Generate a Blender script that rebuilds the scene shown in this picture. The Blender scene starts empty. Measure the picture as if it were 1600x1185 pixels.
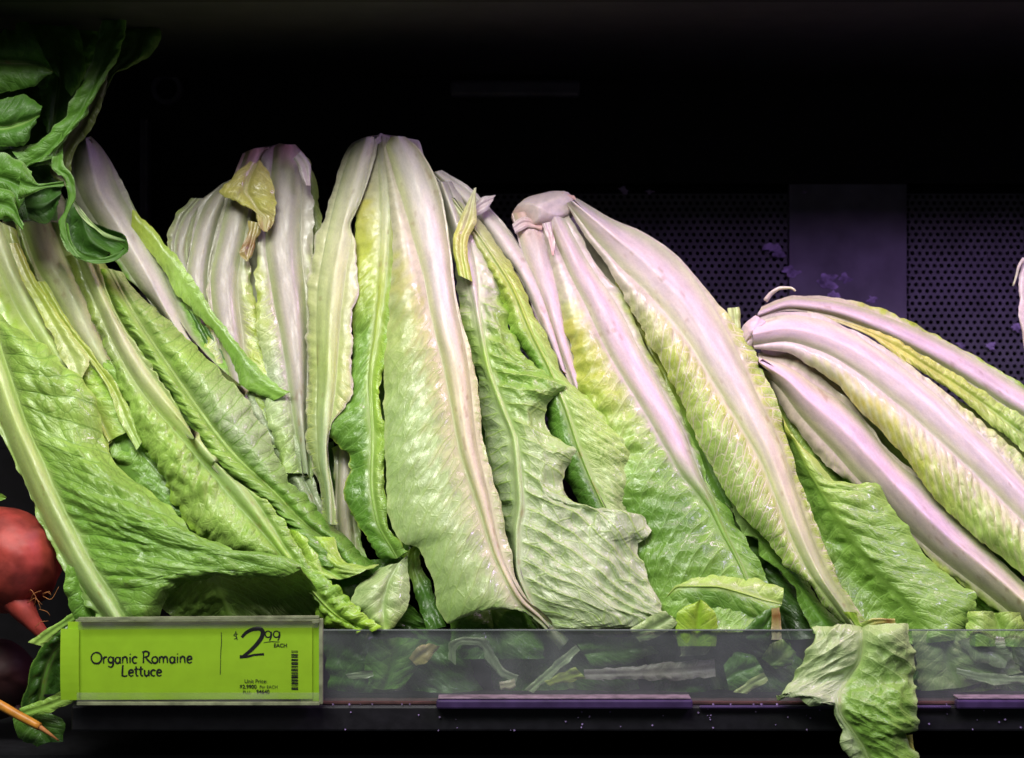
import bpy, math, random
import numpy as np
from mathutils import Vector

# ------------------------------------------------------------------ camera, world, light
scene = bpy.context.scene
COL = scene.collection
S = 0.0004            # metres per survey unit at the shelf front
D = 1.0               # camera distance to the shelf front

cam = bpy.data.cameras.new('camera')
cam.sensor_width = 36.0
cam.lens = 36.0 / (1600 * S / D)
cam.clip_start = 0.02
cam.clip_end = 50
cam.dof.use_dof = True
cam.dof.focus_distance = 1.045
cam.dof.aperture_fstop = 9.0
camo = bpy.data.objects.new('camera', cam)
camo.location = (0, -D, 0)
camo.rotation_euler = (math.pi / 2, 0, 0)
COL.objects.link(camo)
scene.camera = camo

w = bpy.data.worlds.new('World')
scene.world = w
w.use_nodes = True
bg = w.node_tree.nodes['Background']
bg.inputs[0].default_value = (0.8, 0.85, 1.0, 1)
bg.inputs[1].default_value = 0.03


def lamp(name, loc, target, sx, sy, power, color):
    l = bpy.data.lights.new(name, 'AREA')
    l.shape = 'RECTANGLE'
    l.size, l.size_y = sx, sy
    l.energy = power
    l.color = color
    o = bpy.data.objects.new(name, l)
    o.location = loc
    o.rotation_euler = (Vector(target) - Vector(loc)).to_track_quat('-Z', 'Y').to_euler()
    COL.objects.link(o)
    return o


# case canopy strip in front and above; store ceiling panel behind the viewer; violet-pink strip under the shelf above
lamp('canopy_strip_light', (-0.36, -0.62, 0.80), (-0.18, 0.06, -0.12), 0.9, 0.34, 12.5, (1.0, 0.985, 0.92))
lamp('ceiling_panel_light', (-0.35, -1.8, 2.0), (-0.1, 0.1, -0.10), 1.8, 0.9, 17.0, (0.97, 1.0, 0.96))
lamp('shelf_strip_light', (0.36, -0.07, 0.45), (0.32, 0.12, -0.10), 0.70, 0.06, 3.9, (1.0, 0.58, 1.0))
lamp('violet_case_light', (0.66, -0.42, 0.46), (0.36, 0.30, -0.02), 0.30, 0.08, 3.2, (0.66, 0.42, 1.0))

scene.view_settings.view_transform = 'Standard'
scene.view_settings.look = 'None'
scene.view_settings.exposure = 0.0
scene.view_settings.gamma = 1.0

# ------------------------------------------------------------------ numeric helpers


def _hash(ix, iy, seed):
    n = (ix.astype(np.int64) * 374761393 + iy.astype(np.int64) * 668265263 + seed * 974634777) & 0xFFFFFFFF
    n = ((n ^ (n >> 13)) * 1274126177) & 0xFFFFFFFF
    n = (n ^ (n >> 16)) & 0xFFFFFFFF
    n = (n * 2246822519) & 0xFFFFFFFF
    n = n ^ (n >> 15)
    return (n & 0xFFFFFF) / float(0xFFFFFF)


def vnoise(x, y, seed=0):
    xi, yi = np.floor(x), np.floor(y)
    fx, fy = x - xi, y - yi
    fx = fx * fx * fx * (fx * (fx * 6 - 15) + 10)
    fy = fy * fy * fy * (fy * (fy * 6 - 15) + 10)
    a = _hash(xi, yi, seed); b = _hash(xi + 1, yi, seed)
    c = _hash(xi, yi + 1, seed); d = _hash(xi + 1, yi + 1, seed)
    return (a * (1 - fx) + b * fx) * (1 - fy) + (c * (1 - fx) + d * fx) * fy * 1.0 - 0.5


def fbm(x, y, seed=0, oct=3):
    r = 0; a = 1.0
    for k in range(oct):
        r = r + a * vnoise(x * 2 ** k, y * 2 ** k, seed + 17 * k)
        a *= 0.5
    return r


def voro(x, y, seed=0, jit=0.85):
    xi, yi = np.floor(x), np.floor(y)
    f1 = np.full(x.shape, 9.0); f2 = np.full(x.shape, 9.0)
    for dx in (-1, 0, 1):
        for dy in (-1, 0, 1):
            cx, cy = xi + dx, yi + dy
            px = cx + 0.5 + jit * (_hash(cx, cy, seed) - 0.5)
            py = cy + 0.5 + jit * (_hash(cx, cy, seed + 5) - 0.5)
            d = np.hypot(x - px, y - py)
            f2 = np.where(d < f1, f1, np.minimum(f2, d))
            f1 = np.minimum(f1, d)
    return f1, f2


def sstep(a, b, x):
    t = np.clip((x - a) / (b - a + 1e-9), 0, 1)
    return t * t * (3 - 2 * t)


def pchip(tx, v, t):
    """monotone cubic through (tx, v), evaluated at t"""
    tx = np.asarray(tx, float); v = np.asarray(v, float)
    h = np.diff(tx); h = np.where(h < 1e-9, 1e-9, h)
    d = np.diff(v) / h
    m = np.zeros(len(v))
    m[0], m[-1] = d[0], d[-1]
    for i in range(1, len(v) - 1):
        if d[i - 1] * d[i] > 0:
            w1, w2 = 2 * h[i] + h[i - 1], h[i] + 2 * h[i - 1]
            m[i] = (w1 + w2) / (w1 / d[i - 1] + w2 / d[i])
    k = np.clip(np.searchsorted(tx, t, side='right') - 1, 0, len(tx) - 2)
    u = (t - tx[k]) / h[k]
    return ((2 * u**3 - 3 * u**2 + 1) * v[k] + (u**3 - 2 * u**2 + u) * h[k] * m[k]
            + (-2 * u**3 + 3 * u**2) * v[k + 1] + (u**3 - u**2) * h[k] * m[k + 1])


def base_depth(y):
    """mm behind the shelf front: the heads lean back on the pile"""
    return 9.0 + np.maximum(1000.0 - np.asarray(y, float), -20) * 0.17


def pt(x, y, d):
    """survey units and depth in mm -> world metres (arrays)"""
    d = np.asarray(d, float) * 0.001
    k = (D + d) / D
    return np.stack([(np.asarray(x, float) - 800) * S * k, d + 0 * np.asarray(x, float), (592.5 - np.asarray(y, float)) * S * k], -1)


def P(x, y, d):
    return Vector(pt(np.float64(x), np.float64(y), np.float64(d)).tolist())


def line(poly, t, M=None):
    """evaluate a polyline of (x, y[, off[, t]]) at parameters t -> x, y, off"""
    pts = [(p[0], p[1], p[2] if len(p) > 2 else 0.0, p[3] if len(p) > 3 else None) for p in poly]
    n = len(pts)
    xy = np.array([(p[0], p[1]) for p in pts], float)
    ch = np.concatenate([[0], np.cumsum(np.hypot(*np.diff(xy, axis=0).T) + 1e-6)])
    tt = [p[3] for p in pts]
    if tt[0] is None: tt[0] = 0.0
    if tt[-1] is None: tt[-1] = 1.0
    known = [i for i in range(n) if tt[i] is not None]
    T = np.interp(ch, ch[known], [tt[i] for i in known])
    T = np.maximum.accumulate(T + np.arange(n) * 1e-7)
    return [pchip(T, [p[j] for p in pts], t) for j in range(3)]


# ------------------------------------------------------------------ pigments (linear albedo)
PIG = {
    'shaded': (0.52, 0.48, 0.40),  # stalk white dimmed: shade from neighbouring heads is put into the pigment
    'white': (0.66, 0.61, 0.52), 'pink': (0.66, 0.54, 0.53), 'cream': (0.67, 0.68, 0.40),
    'rose': (0.70, 0.42, 0.36), 'buff': (0.66, 0.63, 0.38),
    'pale': (0.50, 0.63, 0.20), 'ylw': (0.60, 0.58, 0.13), 'yg': (0.46, 0.58, 0.08),
    'lime': (0.36, 0.62, 0.045), 'light': (0.37, 0.59, 0.105), 'soft': (0.42, 0.60, 0.21), 'green': (0.235, 0.46, 0.065),
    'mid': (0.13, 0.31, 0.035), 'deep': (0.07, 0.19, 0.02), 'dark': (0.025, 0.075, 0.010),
    'grey': (0.33, 0.42, 0.22), 'sage': (0.45, 0.58, 0.29), 'wilt': (0.52, 0.45, 0.15), 'brown': (0.25, 0.13, 0.03),
    'collard': (0.07, 0.19, 0.022), 'collardl': (0.10, 0.25, 0.026), 'collarde': (0.22, 0.36, 0.12), 'collardd': (0.05, 0.14, 0.02), 'olive': (0.09, 0.12, 0.025),
}


def ramp(stops, t):
    if isinstance(stops, str):
        stops = [(0, stops), (1, stops)]
    ts = [s[0] for s in stops]
    cs = np.array([PIG[s[1]] for s in stops])
    return np.stack([np.interp(t, ts, cs[:, j]) for j in range(3)], -1)


# ------------------------------------------------------------------ materials


def mat_leaf(name, rough, transl, bump, spec=0.5, coat=0.0, sss=0.0, fib=0.05):
    m = bpy.data.materials.new(name); m.use_nodes = True
    nt = m.node_tree; N = nt.nodes; Lk = nt.links
    pr = N['Principled BSDF']; out = N['Material Output']

    def math_(op, a, b=None, c=None, clamp=False):
        n = N.new('ShaderNodeMath'); n.operation = op; n.use_clamp = clamp
        for i, v in enumerate((a, b, c)):
            if v is None: continue
            if isinstance(v, (int, float)): n.inputs[i].default_value = v
            else: Lk.new(v, n.inputs[i])
        return n.outputs[0]

    def step_(v, a, b, ta=0.0, tb=1.0):
        n = N.new('ShaderNodeMapRange'); n.interpolation_type = 'SMOOTHSTEP'
        Lk.new(v, n.inputs['Value'])
        for k, x in (('From Min', a), ('From Max', b), ('To Min', ta), ('To Max', tb)): n.inputs[k].default_value = x
        return n.outputs[0]

    def attr(nm):
        n = N.new('ShaderNodeAttribute'); n.attribute_name = nm
        return n
    at = attr('col'); st = attr('st'); vq = attr('vq')
    sep = N.new('ShaderNodeSeparateXYZ'); Lk.new(st.outputs['Vector'], sep.inputs[0])
    sq = N.new('ShaderNodeSeparateXYZ'); Lk.new(vq.outputs['Vector'], sq.inputs[0])
    q, wq, sg = sq.outputs[0], sq.outputs[1], sq.outputs[2]
    fade = sep.outputs['Z']

    def noise(scale, detail):
        n = N.new('ShaderNodeTexNoise'); n.inputs['Scale'].default_value = scale; n.inputs['Detail'].default_value = detail
        Lk.new(st.outputs['Vector'], n.inputs['Vector'])
        return n.outputs['Fac']
    n_big, n_mid, n_fine = noise(0.22, 3), noise(0.6, 2), noise(2.2, 2)
    # side veins, branch veins and the finest net, in the leaf's own coordinates
    qn = math_('ADD', q, math_('MULTIPLY', math_('SUBTRACT', n_mid, 0.5), 0.10))
    d1 = math_('ABSOLUTE', math_('SUBTRACT', math_('FRACT', math_('ADD', qn, 0.5)), 0.5))
    l1 = step_(d1, 0.015, 0.075, 1, 0)

    def net(kq, kw, edge):
        cb = N.new('ShaderNodeCombineXYZ')
        Lk.new(math_('MULTIPLY', qn, kq), cb.inputs[0]); Lk.new(math_('MULTIPLY', wq, kw), cb.inputs[1])
        v = N.new('ShaderNodeTexVoronoi'); v.feature = 'DISTANCE_TO_EDGE'; v.voronoi_dimensions = '2D'; v.inputs['Scale'].default_value = 1.0
        Lk.new(cb.outputs[0], v.inputs['Vector'])
        return v.outputs['Distance'], step_(v.outputs['Distance'], 0.01, edge, 1, 0)
    v2, l2 = net(1.5, 1.15, 0.085)
    v3, l3 = net(4.2, 3.6, 0.16)
    lines = math_('MAXIMUM', math_('MAXIMUM', l1, math_('MULTIPLY', l2, 0.65)), math_('MULTIPLY', l3, 0.28))
    lines = math_('MULTIPLY', lines, fade)
    dome = math_('ADD', step_(v2, 0.0, 0.5), math_('MULTIPLY', step_(v3, 0.0, 0.45), 0.14))
    hgt = math_('MULTIPLY', math_('SUBTRACT', math_('MULTIPLY', dome, 0.9), math_('MULTIPLY', lines, 0.9)), math_('MULTIPLY', sg, fade))
    hgt = math_('ADD', hgt, math_('ADD', math_('MULTIPLY', n_mid, 0.35), math_('MULTIPLY', n_fine, fib)))
    bp = N.new('ShaderNodeBump'); bp.inputs['Strength'].default_value = bump; bp.inputs['Distance'].default_value = 0.0009
    Lk.new(hgt, bp.inputs['Height']); Lk.new(bp.outputs['Normal'], pr.inputs['Normal'])
    # pigment: slight tonal drift, paler veins
    hv = N.new('ShaderNodeHueSaturation')
    Lk.new(math_('MULTIPLY', step_(n_big, 0.3, 0.7, 0.9, 1.1), step_(n_fine, 0.25, 0.75, 1 - 0.35 * fib, 1 + 0.25 * fib)), hv.inputs['Value']); Lk.new(at.outputs['Color'], hv.inputs['Color'])
    mi = N.new('ShaderNodeMix'); mi.data_type = 'RGBA'
    vk = attr('vk')
    Lk.new(math_('MULTIPLY', lines, vk.outputs['Fac'], clamp=True), mi.inputs[0])
    Lk.new(hv.outputs['Color'], mi.inputs[6]); Lk.new(attr('vc').outputs['Color'], mi.inputs[7])
    Lk.new(mi.outputs[2], pr.inputs['Base Color'])
    Lk.new(step_(n_mid, 0.3, 0.7, rough - 0.1, rough + 0.12), pr.inputs['Roughness'])
    pr.inputs['Specular IOR Level'].default_value = spec
    Lk.new(step_(n_big, 0.48, 0.66, coat * 0.5, min(1.0, coat * 3.2)), pr.inputs['Coat Weight']); pr.inputs['Coat Roughness'].default_value = 0.11   # wet patches
    if sss:
        pr.inputs['Subsurface Weight'].default_value = sss
        pr.inputs['Subsurface Radius'].default_value = (1.0, 0.9, 0.5); pr.inputs['Subsurface Scale'].default_value = 0.004
    tr = N.new('ShaderNodeBsdfTranslucent')
    Lk.new(mi.outputs[2], tr.inputs['Color'])
    mx = N.new('ShaderNodeMixShader'); mx.inputs[0].default_value = transl
    Lk.new(pr.outputs[0], mx.inputs[1]); Lk.new(tr.outputs[0], mx.inputs[2]); Lk.new(mx.outputs[0], out.inputs['Surface'])
    return m


def mat_plain(name, color, rough=0.5, metal=0.0, spec=0.5, noise=0.0, nscale=60, bump=0.0, coords='Object'):
    m = bpy.data.materials.new(name); m.use_nodes = True
    nt = m.node_tree; N = nt.nodes; Lk = nt.links
    pr = N['Principled BSDF']
    pr.inputs['Base Color'].default_value = (*color, 1)
    pr.inputs['Roughness'].default_value = rough
    pr.inputs['Metallic'].default_value = metal
    pr.inputs['Specular IOR Level'].default_value = spec
    if noise or bump:
        tc = N.new('ShaderNodeTexCoord')
        nz = N.new('ShaderNodeTexNoise'); nz.inputs['Scale'].default_value = nscale; nz.inputs['Detail'].default_value = 6
        Lk.new(tc.outputs[coords], nz.inputs['Vector'])
        if noise:
            mp = N.new('ShaderNodeMapRange'); mp.inputs['From Min'].default_value = 0.3; mp.inputs['From Max'].default_value = 0.7
            mp.inputs['To Min'].default_value = 1 - noise; mp.inputs['To Max'].default_value = 1 + noise
            Lk.new(nz.outputs['Fac'], mp.inputs['Value'])
            mi = N.new('ShaderNodeMix'); mi.data_type = 'RGBA'; mi.blend_type = 'MULTIPLY'; mi.inputs[0].default_value = 1
            mi.inputs[6].default_value = (*color, 1)
            Lk.new(mp.outputs[0], mi.inputs[7]); Lk.new(mi.outputs[2], pr.inputs['Base Color'])
        if bump:
            bp = N.new('ShaderNodeBump'); bp.inputs['Strength'].default_value = bump; bp.inputs['Distance'].default_value = 0.001
            Lk.new(nz.outputs['Fac'], bp.inputs['Height']); Lk.new(bp.outputs['Normal'], pr.inputs['Normal'])
    return m


M_BLADE = mat_leaf('romaine_blade', 0.33, 0.17, 0.40, 0.46, 0.2)
M_RIB = mat_leaf('romaine_rib', 0.44, 0.06, 0.18, 0.42, 0.10, 0.45, 0.22)
M_COLL = mat_leaf('collard_blade', 0.45, 0.15, 0.5, 0.4)

# ------------------------------------------------------------------ object helpers


def empty(name, loc, label, cat, group=None):
    o = bpy.data.objects.new(name, None)
    o.empty_display_size = 0.02
    o.location = loc
    o['label'] = label; o['category'] = cat
    if group: o['group'] = group
    COL.objects.link(o)
    return o


def tag(o, label, cat, group=None):
    o['label'] = label; o['category'] = cat
    if group: o['group'] = group
    return o


def link(name, me, mat, parent=None):
    o = bpy.data.objects.new(name, me)
    if mat is not None and not me.materials: me.materials.append(mat)
    COL.objects.link(o)
    if parent is not None:
        o.parent = parent
        base = parent
        while base.parent is not None: base = base.parent
        o.location = (0, 0, 0) if parent is not base else tuple(-c for c in parent.location)
    return o


def mesh_np(name, V, F, normals=None, col=None, st=None, smooth=True):
    """V (n,3); F (m,4) quads"""
    me = bpy.data.meshes.new(name)
    me.vertices.add(len(V)); me.vertices.foreach_set('co', np.ascontiguousarray(V, np.float32).ravel())
    me.loops.add(F.size); me.loops.foreach_set('vertex_index', np.ascontiguousarray(F, np.int32).ravel())
    me.polygons.add(len(F))
    me.polygons.foreach_set('loop_start', np.arange(len(F), dtype=np.int32) * 4)
    me.update(calc_edges=True)
    me.polygons.foreach_set('use_smooth', np.full(len(F), smooth))
    if col is not None:
        a = me.attributes.new('col', 'FLOAT_COLOR', 'POINT')
        a.data.foreach_set('color', np.concatenate([col[:, :3], np.ones((len(col), 1))], 1).astype(np.float32).ravel())
        if col.shape[1] > 3:
            a = me.attributes.new('vq', 'FLOAT_VECTOR', 'POINT'); a.data.foreach_set('vector', col[:, 3:6].astype(np.float32).ravel())
            a = me.attributes.new('vc', 'FLOAT_COLOR', 'POINT')
            a.data.foreach_set('color', np.concatenate([col[:, 7:10], np.ones((len(col), 1))], 1).astype(np.float32).ravel())
            a = me.attributes.new('vk', 'FLOAT', 'POINT'); a.data.foreach_set('value', col[:, 6].astype(np.float32).ravel())
    if st is not None:
        a = me.attributes.new('st', 'FLOAT_VECTOR', 'POINT')
        a.data.foreach_set('vector', st.astype(np.float32).ravel())
    if normals is not None:
        me.normals_split_custom_set_from_vertices(normals.astype(np.float32))
    return me


def mesh_py(name, V, F, smooth=False):
    me = bpy.data.meshes.new(name)
    me.from_pydata([tuple(v) for v in V], [], F)
    if smooth: me.polygons.foreach_set('use_smooth', [True] * len(me.polygons))
    me.update()
    return me


def shell(Pf, Pb, Nn, col, st):
    """closed shell from front grid, back grid (r,c,3)"""
    r, c, _ = Pf.shape
    idx = np.arange(r * c).reshape(r, c)
    q = np.stack([idx[:-1, :-1], idx[:-1, 1:], idx[1:, 1:], idx[1:, :-1]], -1).reshape(-1, 4)
    n = r * c
    qb = q[:, ::-1] + n

    def strip(ids):
        a, b = ids[:-1], ids[1:]
        return np.stack([a, a + n, b + n, b], -1)
    rim = np.concatenate([strip(idx[0, ::-1]), strip(idx[-1, :]), strip(idx[:, 0]), strip(idx[::-1, -1])])
    V = np.concatenate([Pf.reshape(-1, 3), Pb.reshape(-1, 3)])
    NN = np.concatenate([Nn.reshape(-1, 3), -Nn.reshape(-1, 3)])
    C = np.concatenate([col.reshape(-1, col.shape[2])] * 2); ST = np.concatenate([st.reshape(-1, 3)] * 2)
    return V, np.concatenate([q, qb, rim]), NN, C, ST


def grid_normals(G):
    du = np.gradient(G, axis=0); dv = np.gradient(G, axis=1)
    n = np.cross(du, dv)
    return n / (np.linalg.norm(n, axis=2, keepdims=True) + 1e-12)


SEED = [100]


def leaf(parent, L, M, R, rib=None, o=0.0, ol=0.0, om=0.0, orr=0.0, bl=6.0, br=6.0, ribh=3.0,
         blade='green', ribc='white', near=None, fe=8.0, pk=1.0, pk0=0.3, sp=9.0, va=0.35, ang=0.6, sign=1,
         ruff=2.0, rag=2.5, wr=1.0, edge=None, edgew=0.12, side=None, name='leaf', mat=None, ribmat=None,
         res=3.6, vcol=None, seed=None, thick=0.5, depth=None, striae=1.0, bare=None):
    """one leaf: left edge, midrib and right edge in survey units with depth offsets in mm"""
    SEED[0] += 7
    sd = SEED[0] if seed is None else seed
    mat = mat or M_BLADE; ribmat = ribmat or M_RIB
    q0 = np.linspace(0, 1, 200)
    Lx, Ly, _ = line(L, q0); Rx, Ry, _ = line(R, q0)
    if M is None:
        mx, my = (Lx + Rx) / 2, (Ly + Ry) / 2
        M = [(mx[i], my[i]) for i in range(0, 200, 28)] + [(mx[-1], my[-1])]
    Mx, My, _ = line(M, q0)
    length = np.hypot(np.diff(Mx), np.diff(My)).sum()
    wl = np.percentile(np.hypot(Lx - Mx, Ly - My), 80); wr_ = np.percentile(np.hypot(Rx - Mx, Ry - My), 80)
    nr = int(np.clip(length / res, 14, 230)); nl = int(np.clip(wl / res, 4, 60)); nrr = int(np.clip(wr_ / res, 4, 60))
    t = np.linspace(0, 1, nr)
    Lx, Ly, Lo = line(L, t); Mx, My, Mo = line(M, t); Rx, Ry, Ro = line(R, t)
    smm = np.concatenate([[0], np.cumsum(np.hypot(np.diff(Mx), np.diff(My)))]) * S * 1000
    df = depth or base_depth
    Ld = df(Ly) + o + ol + Lo; Md = df(My) + o + om + Mo; Rd = df(Ry) + o + orr + Ro

    rwx = np.interp(t, np.linspace(0, 1, len(rib)), rib) if rib is not None else 0.0

    def ragged(Ex, Ey, k):
        dx, dy = Ex - Mx, Ey - My
        ln = np.hypot(dx, dy) + 1e-6
        a = rag * (1.6 * fbm(smm / 7.0, smm * 0 + k, sd + k, 3) + 1.3 * vnoise(smm / 2.4, smm * 0, sd + k + 3))
        a = a * np.clip((ln - rwx) / 16.0, 0.06, 1)
        return Ex + dx / ln * a, Ey + dy / ln * a
    if rag:
        Lx, Ly = ragged(Lx, Ly, 1); Rx, Ry = ragged(Rx, Ry, 2)
    Lp = np.stack([Lx, Ly, Ld], -1); Mp = np.stack([Mx, My, Md], -1); Rp = np.stack([Rx, Ry, Rd], -1)
    if rib is not None:
        rw = np.interp(t, np.linspace(0, 1, len(rib)), rib) * 0.88
        def toward(E):
            ln = np.hypot(E[:, 0] - Mp[:, 0], E[:, 1] - Mp[:, 1]) + 1e-6
            f = np.minimum(rw / ln, 0.9)
            return Mp + (E - Mp) * f[:, None]
        A, B = toward(Lp), toward(Rp)
        nb = int(np.clip(np.max(rw) * 2 / res, 8, 30))
    else:
        rw = np.zeros(nr); A = B = Mp; nb = 0
    cols = []; w_ = []; bm = []; sgn = []; rbu = []
    rib_mm = rw * S * 1000
    al = np.linspace(1, 0, nl + 1)
    for a in al:
        p = A + (Lp - A) * a
        p = p.copy(); p[:, 2] -= 1.35 * bl * 4 * a * (1 - a) * np.minimum(1, np.hypot(*(Lp - A)[:, :2].T) / 60.0)
        cols.append(p); rbu.append(np.full(nr, 1.0)); sgn.append(np.full(nr, -1.0)); bm.append(np.full(nr, a))
    if nb:
        for u in np.linspace(-1, 1, nb + 1)[1:-1]:
            p = (A + (Mp - A) * (u + 1)) if u < 0 else (Mp + (B - Mp) * u)
            p = p.copy(); p[:, 2] -= ribh * 1.0 * (1 - abs(u) ** 2.6) * np.minimum(1, rw / 12.0)
            cols.append(p); rbu.append(np.full(nr, abs(u))); sgn.append(np.full(nr, np.sign(u))); bm.append(np.zeros(nr))
    ar = np.linspace(0, 1, nrr + 1)
    for a in (ar if nb else ar[1:]):
        p = B + (Rp - B) * a
        p = p.copy(); p[:, 2] -= 1.35 * br * 4 * a * (1 - a) * np.minimum(1, np.hypot(*(Rp - B)[:, :2].T) / 60.0)
        cols.append(p); rbu.append(np.full(nr, 1.0)); sgn.append(np.full(nr, 1.0)); bm.append(np.full(nr, a))
    G = np.stack(cols, 1)
    bm = np.stack(bm, 1); sgn = np.stack(sgn, 1); rbu = np.stack(rbu, 1)
    T = np.repeat(t[:, None], G.shape[1], 1); Sm = np.repeat(smm[:, None], G.shape[1], 1)
    W = np.hypot(G[:, :, 0] - Mp[:, None, 0], G[:, :, 1] - Mp[:, None, 1]) * S * 1000
    Wb = np.maximum(W - rib_mm[:, None], 0)      # distance beyond the rib, mm
    P3 = pt(G[:, :, 0], G[:, :, 1], G[:, :, 2])
    N3 = grid_normals(P3)
    flip = -1 if N3[:, :, 1].mean() > 0 else 1
    N3 = N3 * flip
    # ---- relief in mm
    warp = 4.0 * vnoise(Sm / 26, Wb * sgn / 18, sd) + 1.4 * vnoise(Sm / 9, Wb * sgn / 12, sd + 1)
    q = (Sm - ang * Wb * (1 + 0.012 * Wb) + warp + np.where(sgn < 0, sp * 0.45, 0)) / sp
    ph = np.abs(q - np.round(q)) * sp                              # mm from the nearest side vein
    on = (bm > 0).astype(float) if nb else np.ones_like(bm)
    fade = sstep(0.6, 3.5, Wb) * on * sstep(pk0 - 0.14, pk0 + 0.14, T)
    vein = np.exp(-(ph / 0.75) ** 2) * (1 - 0.55 * sstep(0.5, 1.0, bm)) * on
    f1, f2 = voro(q * 1.0 + 50, Wb / (sp * 1.05) + 40 * sgn + 100, sd)
    g1, g2 = voro(q * 2.2 + 20, Wb / (sp * 0.52) + 31 * sgn + 90, sd + 3)
    cell = sstep(0, 0.6, f2 - f1) * 1.0 + 0.22 * sstep(0, 0.6, g2 - g1)
    tube = np.sin(np.clip(ph / (sp * 0.5), 0, 1) * np.pi / 2)
    wrinkle = fbm(Sm / 7.5, Wb * sgn / 15 + 7, sd + 9, 2)
    patch = 0.25 + 1.1 * sstep(-0.28, 0.3, fbm(Sm / 30, W * sgn / 22, sd + 71, 2))
    h = pk * fade * sign * patch * (0.62 * cell + 0.34 * tube) + (0.32 * pk * vein * fade if sign < 0 else 0)
    h = h + wr * (0.25 + 0.75 * fade) * on * wrinkle * 1.3 + on * wr * 2.2 * vnoise(Sm / 24, Wb * sgn / 20, sd + 4) * np.minimum(1, Wb / 8)
    if ruff:
        h = h + ruff * (bm ** 2.5) * 2.0 * fbm(Sm / 13, bm * 1.5 * sgn, sd + 12, 2) * sstep(0.05, 0.3, T)
    # long fibres of the rib
    fibre = striae * (1 - on) * 0.22 * vnoise(Sm / 60, rbu * sgn * 4.0 + 10, sd + 20)
    h = h + fibre + (1 - on) * 0.18 * fbm(Sm / 30, rbu * sgn * 2, sd + 21, 2)
    P3 = P3 + N3 * (h * 0.001)[:, :, None]
    N3 = grid_normals(P3) * flip
    thk = np.where(on > 0, thick, thick + ribh * 0.9 * (1 - rbu ** 2)) * 0.001
    Pb = P3 - N3 * thk[:, :, None]
    # ---- pigment
    cb = ramp(blade, T)
    if side is not None:                                            # the right half has its own pigment
        k = sstep(-0.5, 0.5, sgn * 1.0)[:, :, None]
        cb = cb * (1 - k) + ramp(side, T) * k
    cr = ramp(ribc, T)
    fin = np.clip(1.0 - ph / (sp * 0.32), 0, 1)
    fmm = fe * (1 + 0.9 * fin) * (1 + 0.9 * vnoise(Sm / 5, Wb * sgn / 5, sd + 30))
    if bare is not None:                                            # bare part of the leaf: stalk colour fills the blade
        fmm = fmm * (1 + 9 * (1 - sstep(bare - 0.12, bare + 0.10, T + 0.06 * vnoise(Sm / 9, Wb * sgn / 9, sd + 44))))
    k = (1 - sstep(0.0, 1.0, Wb / np.maximum(fmm, 0.2)))
    if rib is None: k = k * 0.0
    k = np.where(on > 0, k, 1.0)[:, :, None]
    if near is not None:
        cn = ramp(near, T)
        kn = (1 - sstep(0.2, 2.4, Wb / np.maximum(fmm * 1.2, 0.2)))[:, :, None]
        cb = cb * (1 - kn) + cn * kn
    if nb:                                                          # the rib melts into the blade
        km = (1 - on)[:, :, None] * (sstep(0.35, 1.0, rbu) * 0.55)[:, :, None]
        cr = cr * (1 - km) + (0.5 * ramp('pale', T) + 0.5 * cb) * km
        k = np.where((on > 0)[:, :, None], k * 0.72, 1.0)
    col = cb * (1 - k) + cr * k
    vc = ramp(vcol or ribc, T)
    kv = va * 0.35 * vein * fade
    kv = np.clip(kv, 0, 0.85)[:, :, None]
    col = col * (1 - kv) + (0.55 * vc + 0.45 * ramp('pale', T)) * kv
    mott = (1 + 0.22 * fbm(Sm / np.where(on > 0, 17, 70), W * sgn / np.where(on > 0, 12, 3.0), sd + 41, 2))[:, :, None]
    col = col * mott
    rim = (sstep(0.93, 1.0, bm) * (0.30 if edge is None else 0.12))[:, :, None]     # light through the thin margins, painted as a paler rim
    col = col * (1 - rim) + np.clip(col * 1.5 + np.array([0.05, 0.06, 0.01]), 0, .8) * rim
    if edge is not None:
        ke = (sstep(1 - edgew, 1, bm + 0.04 * vnoise(Sm / 3, Sm * 0, sd + 50)) * 0.8)[:, :, None]
        col = col * (1 - ke) + ramp(edge, T) * ke
    # freckles of rust on the stalk
    fr = sstep(0.62, 0.72, vnoise(Sm / 5, W * sgn / 2, sd + 61) + 0.5 * vnoise(Sm / 40, W * sgn / 9, sd + 62) + 0.18) * (1 - on)
    col = col * (1 - 0.35 * fr[:, :, None]) + np.array(PIG['brown']) * 0.35 * fr[:, :, None]
    col = np.clip(col, 0.004, 0.85)
    st = np.stack([W * sgn, Sm * np.where(on > 0, 1.0, 0.25), fade], -1)
    vq = np.stack([q + 100 + 37.0 * (sgn > 0), Wb / sp + 50, np.full(q.shape, float(sign) * min(1.0, 0.35 + 0.5 * pk))], -1)
    vcc = ramp(vcol, T) if vcol else np.clip(cb * 1.35 + 0.035, 0, .8)
    col = np.concatenate([col, vq, np.full(q.shape + (1,), va * 2.2), vcc], -1)
    off = np.array(parent.location) if parent is not None else np.zeros(3)
    P3 = P3 - off; Pb = Pb - off
    if nb:
        a, b = nl, nl + nb
        p1 = shell(P3[:, :a + 1], Pb[:, :a + 1], N3[:, :a + 1], col[:, :a + 1], st[:, :a + 1])
        p2 = shell(P3[:, b:], Pb[:, b:], N3[:, b:], col[:, b:], st[:, b:])
        V = np.concatenate([p1[0], p2[0]]); F = np.concatenate([p1[1], p2[1] + len(p1[0])])
        if flip > 0: F = F[:, ::-1]
        me = mesh_np(name, V, F, np.concatenate([p1[2], p2[2]]), np.concatenate([p1[3], p2[3]]), np.concatenate([p1[4], p2[4]]))
        ob = bpy.data.objects.new(name, me); me.materials.append(mat); COL.objects.link(ob)
        if parent is not None: ob.parent = parent
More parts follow.
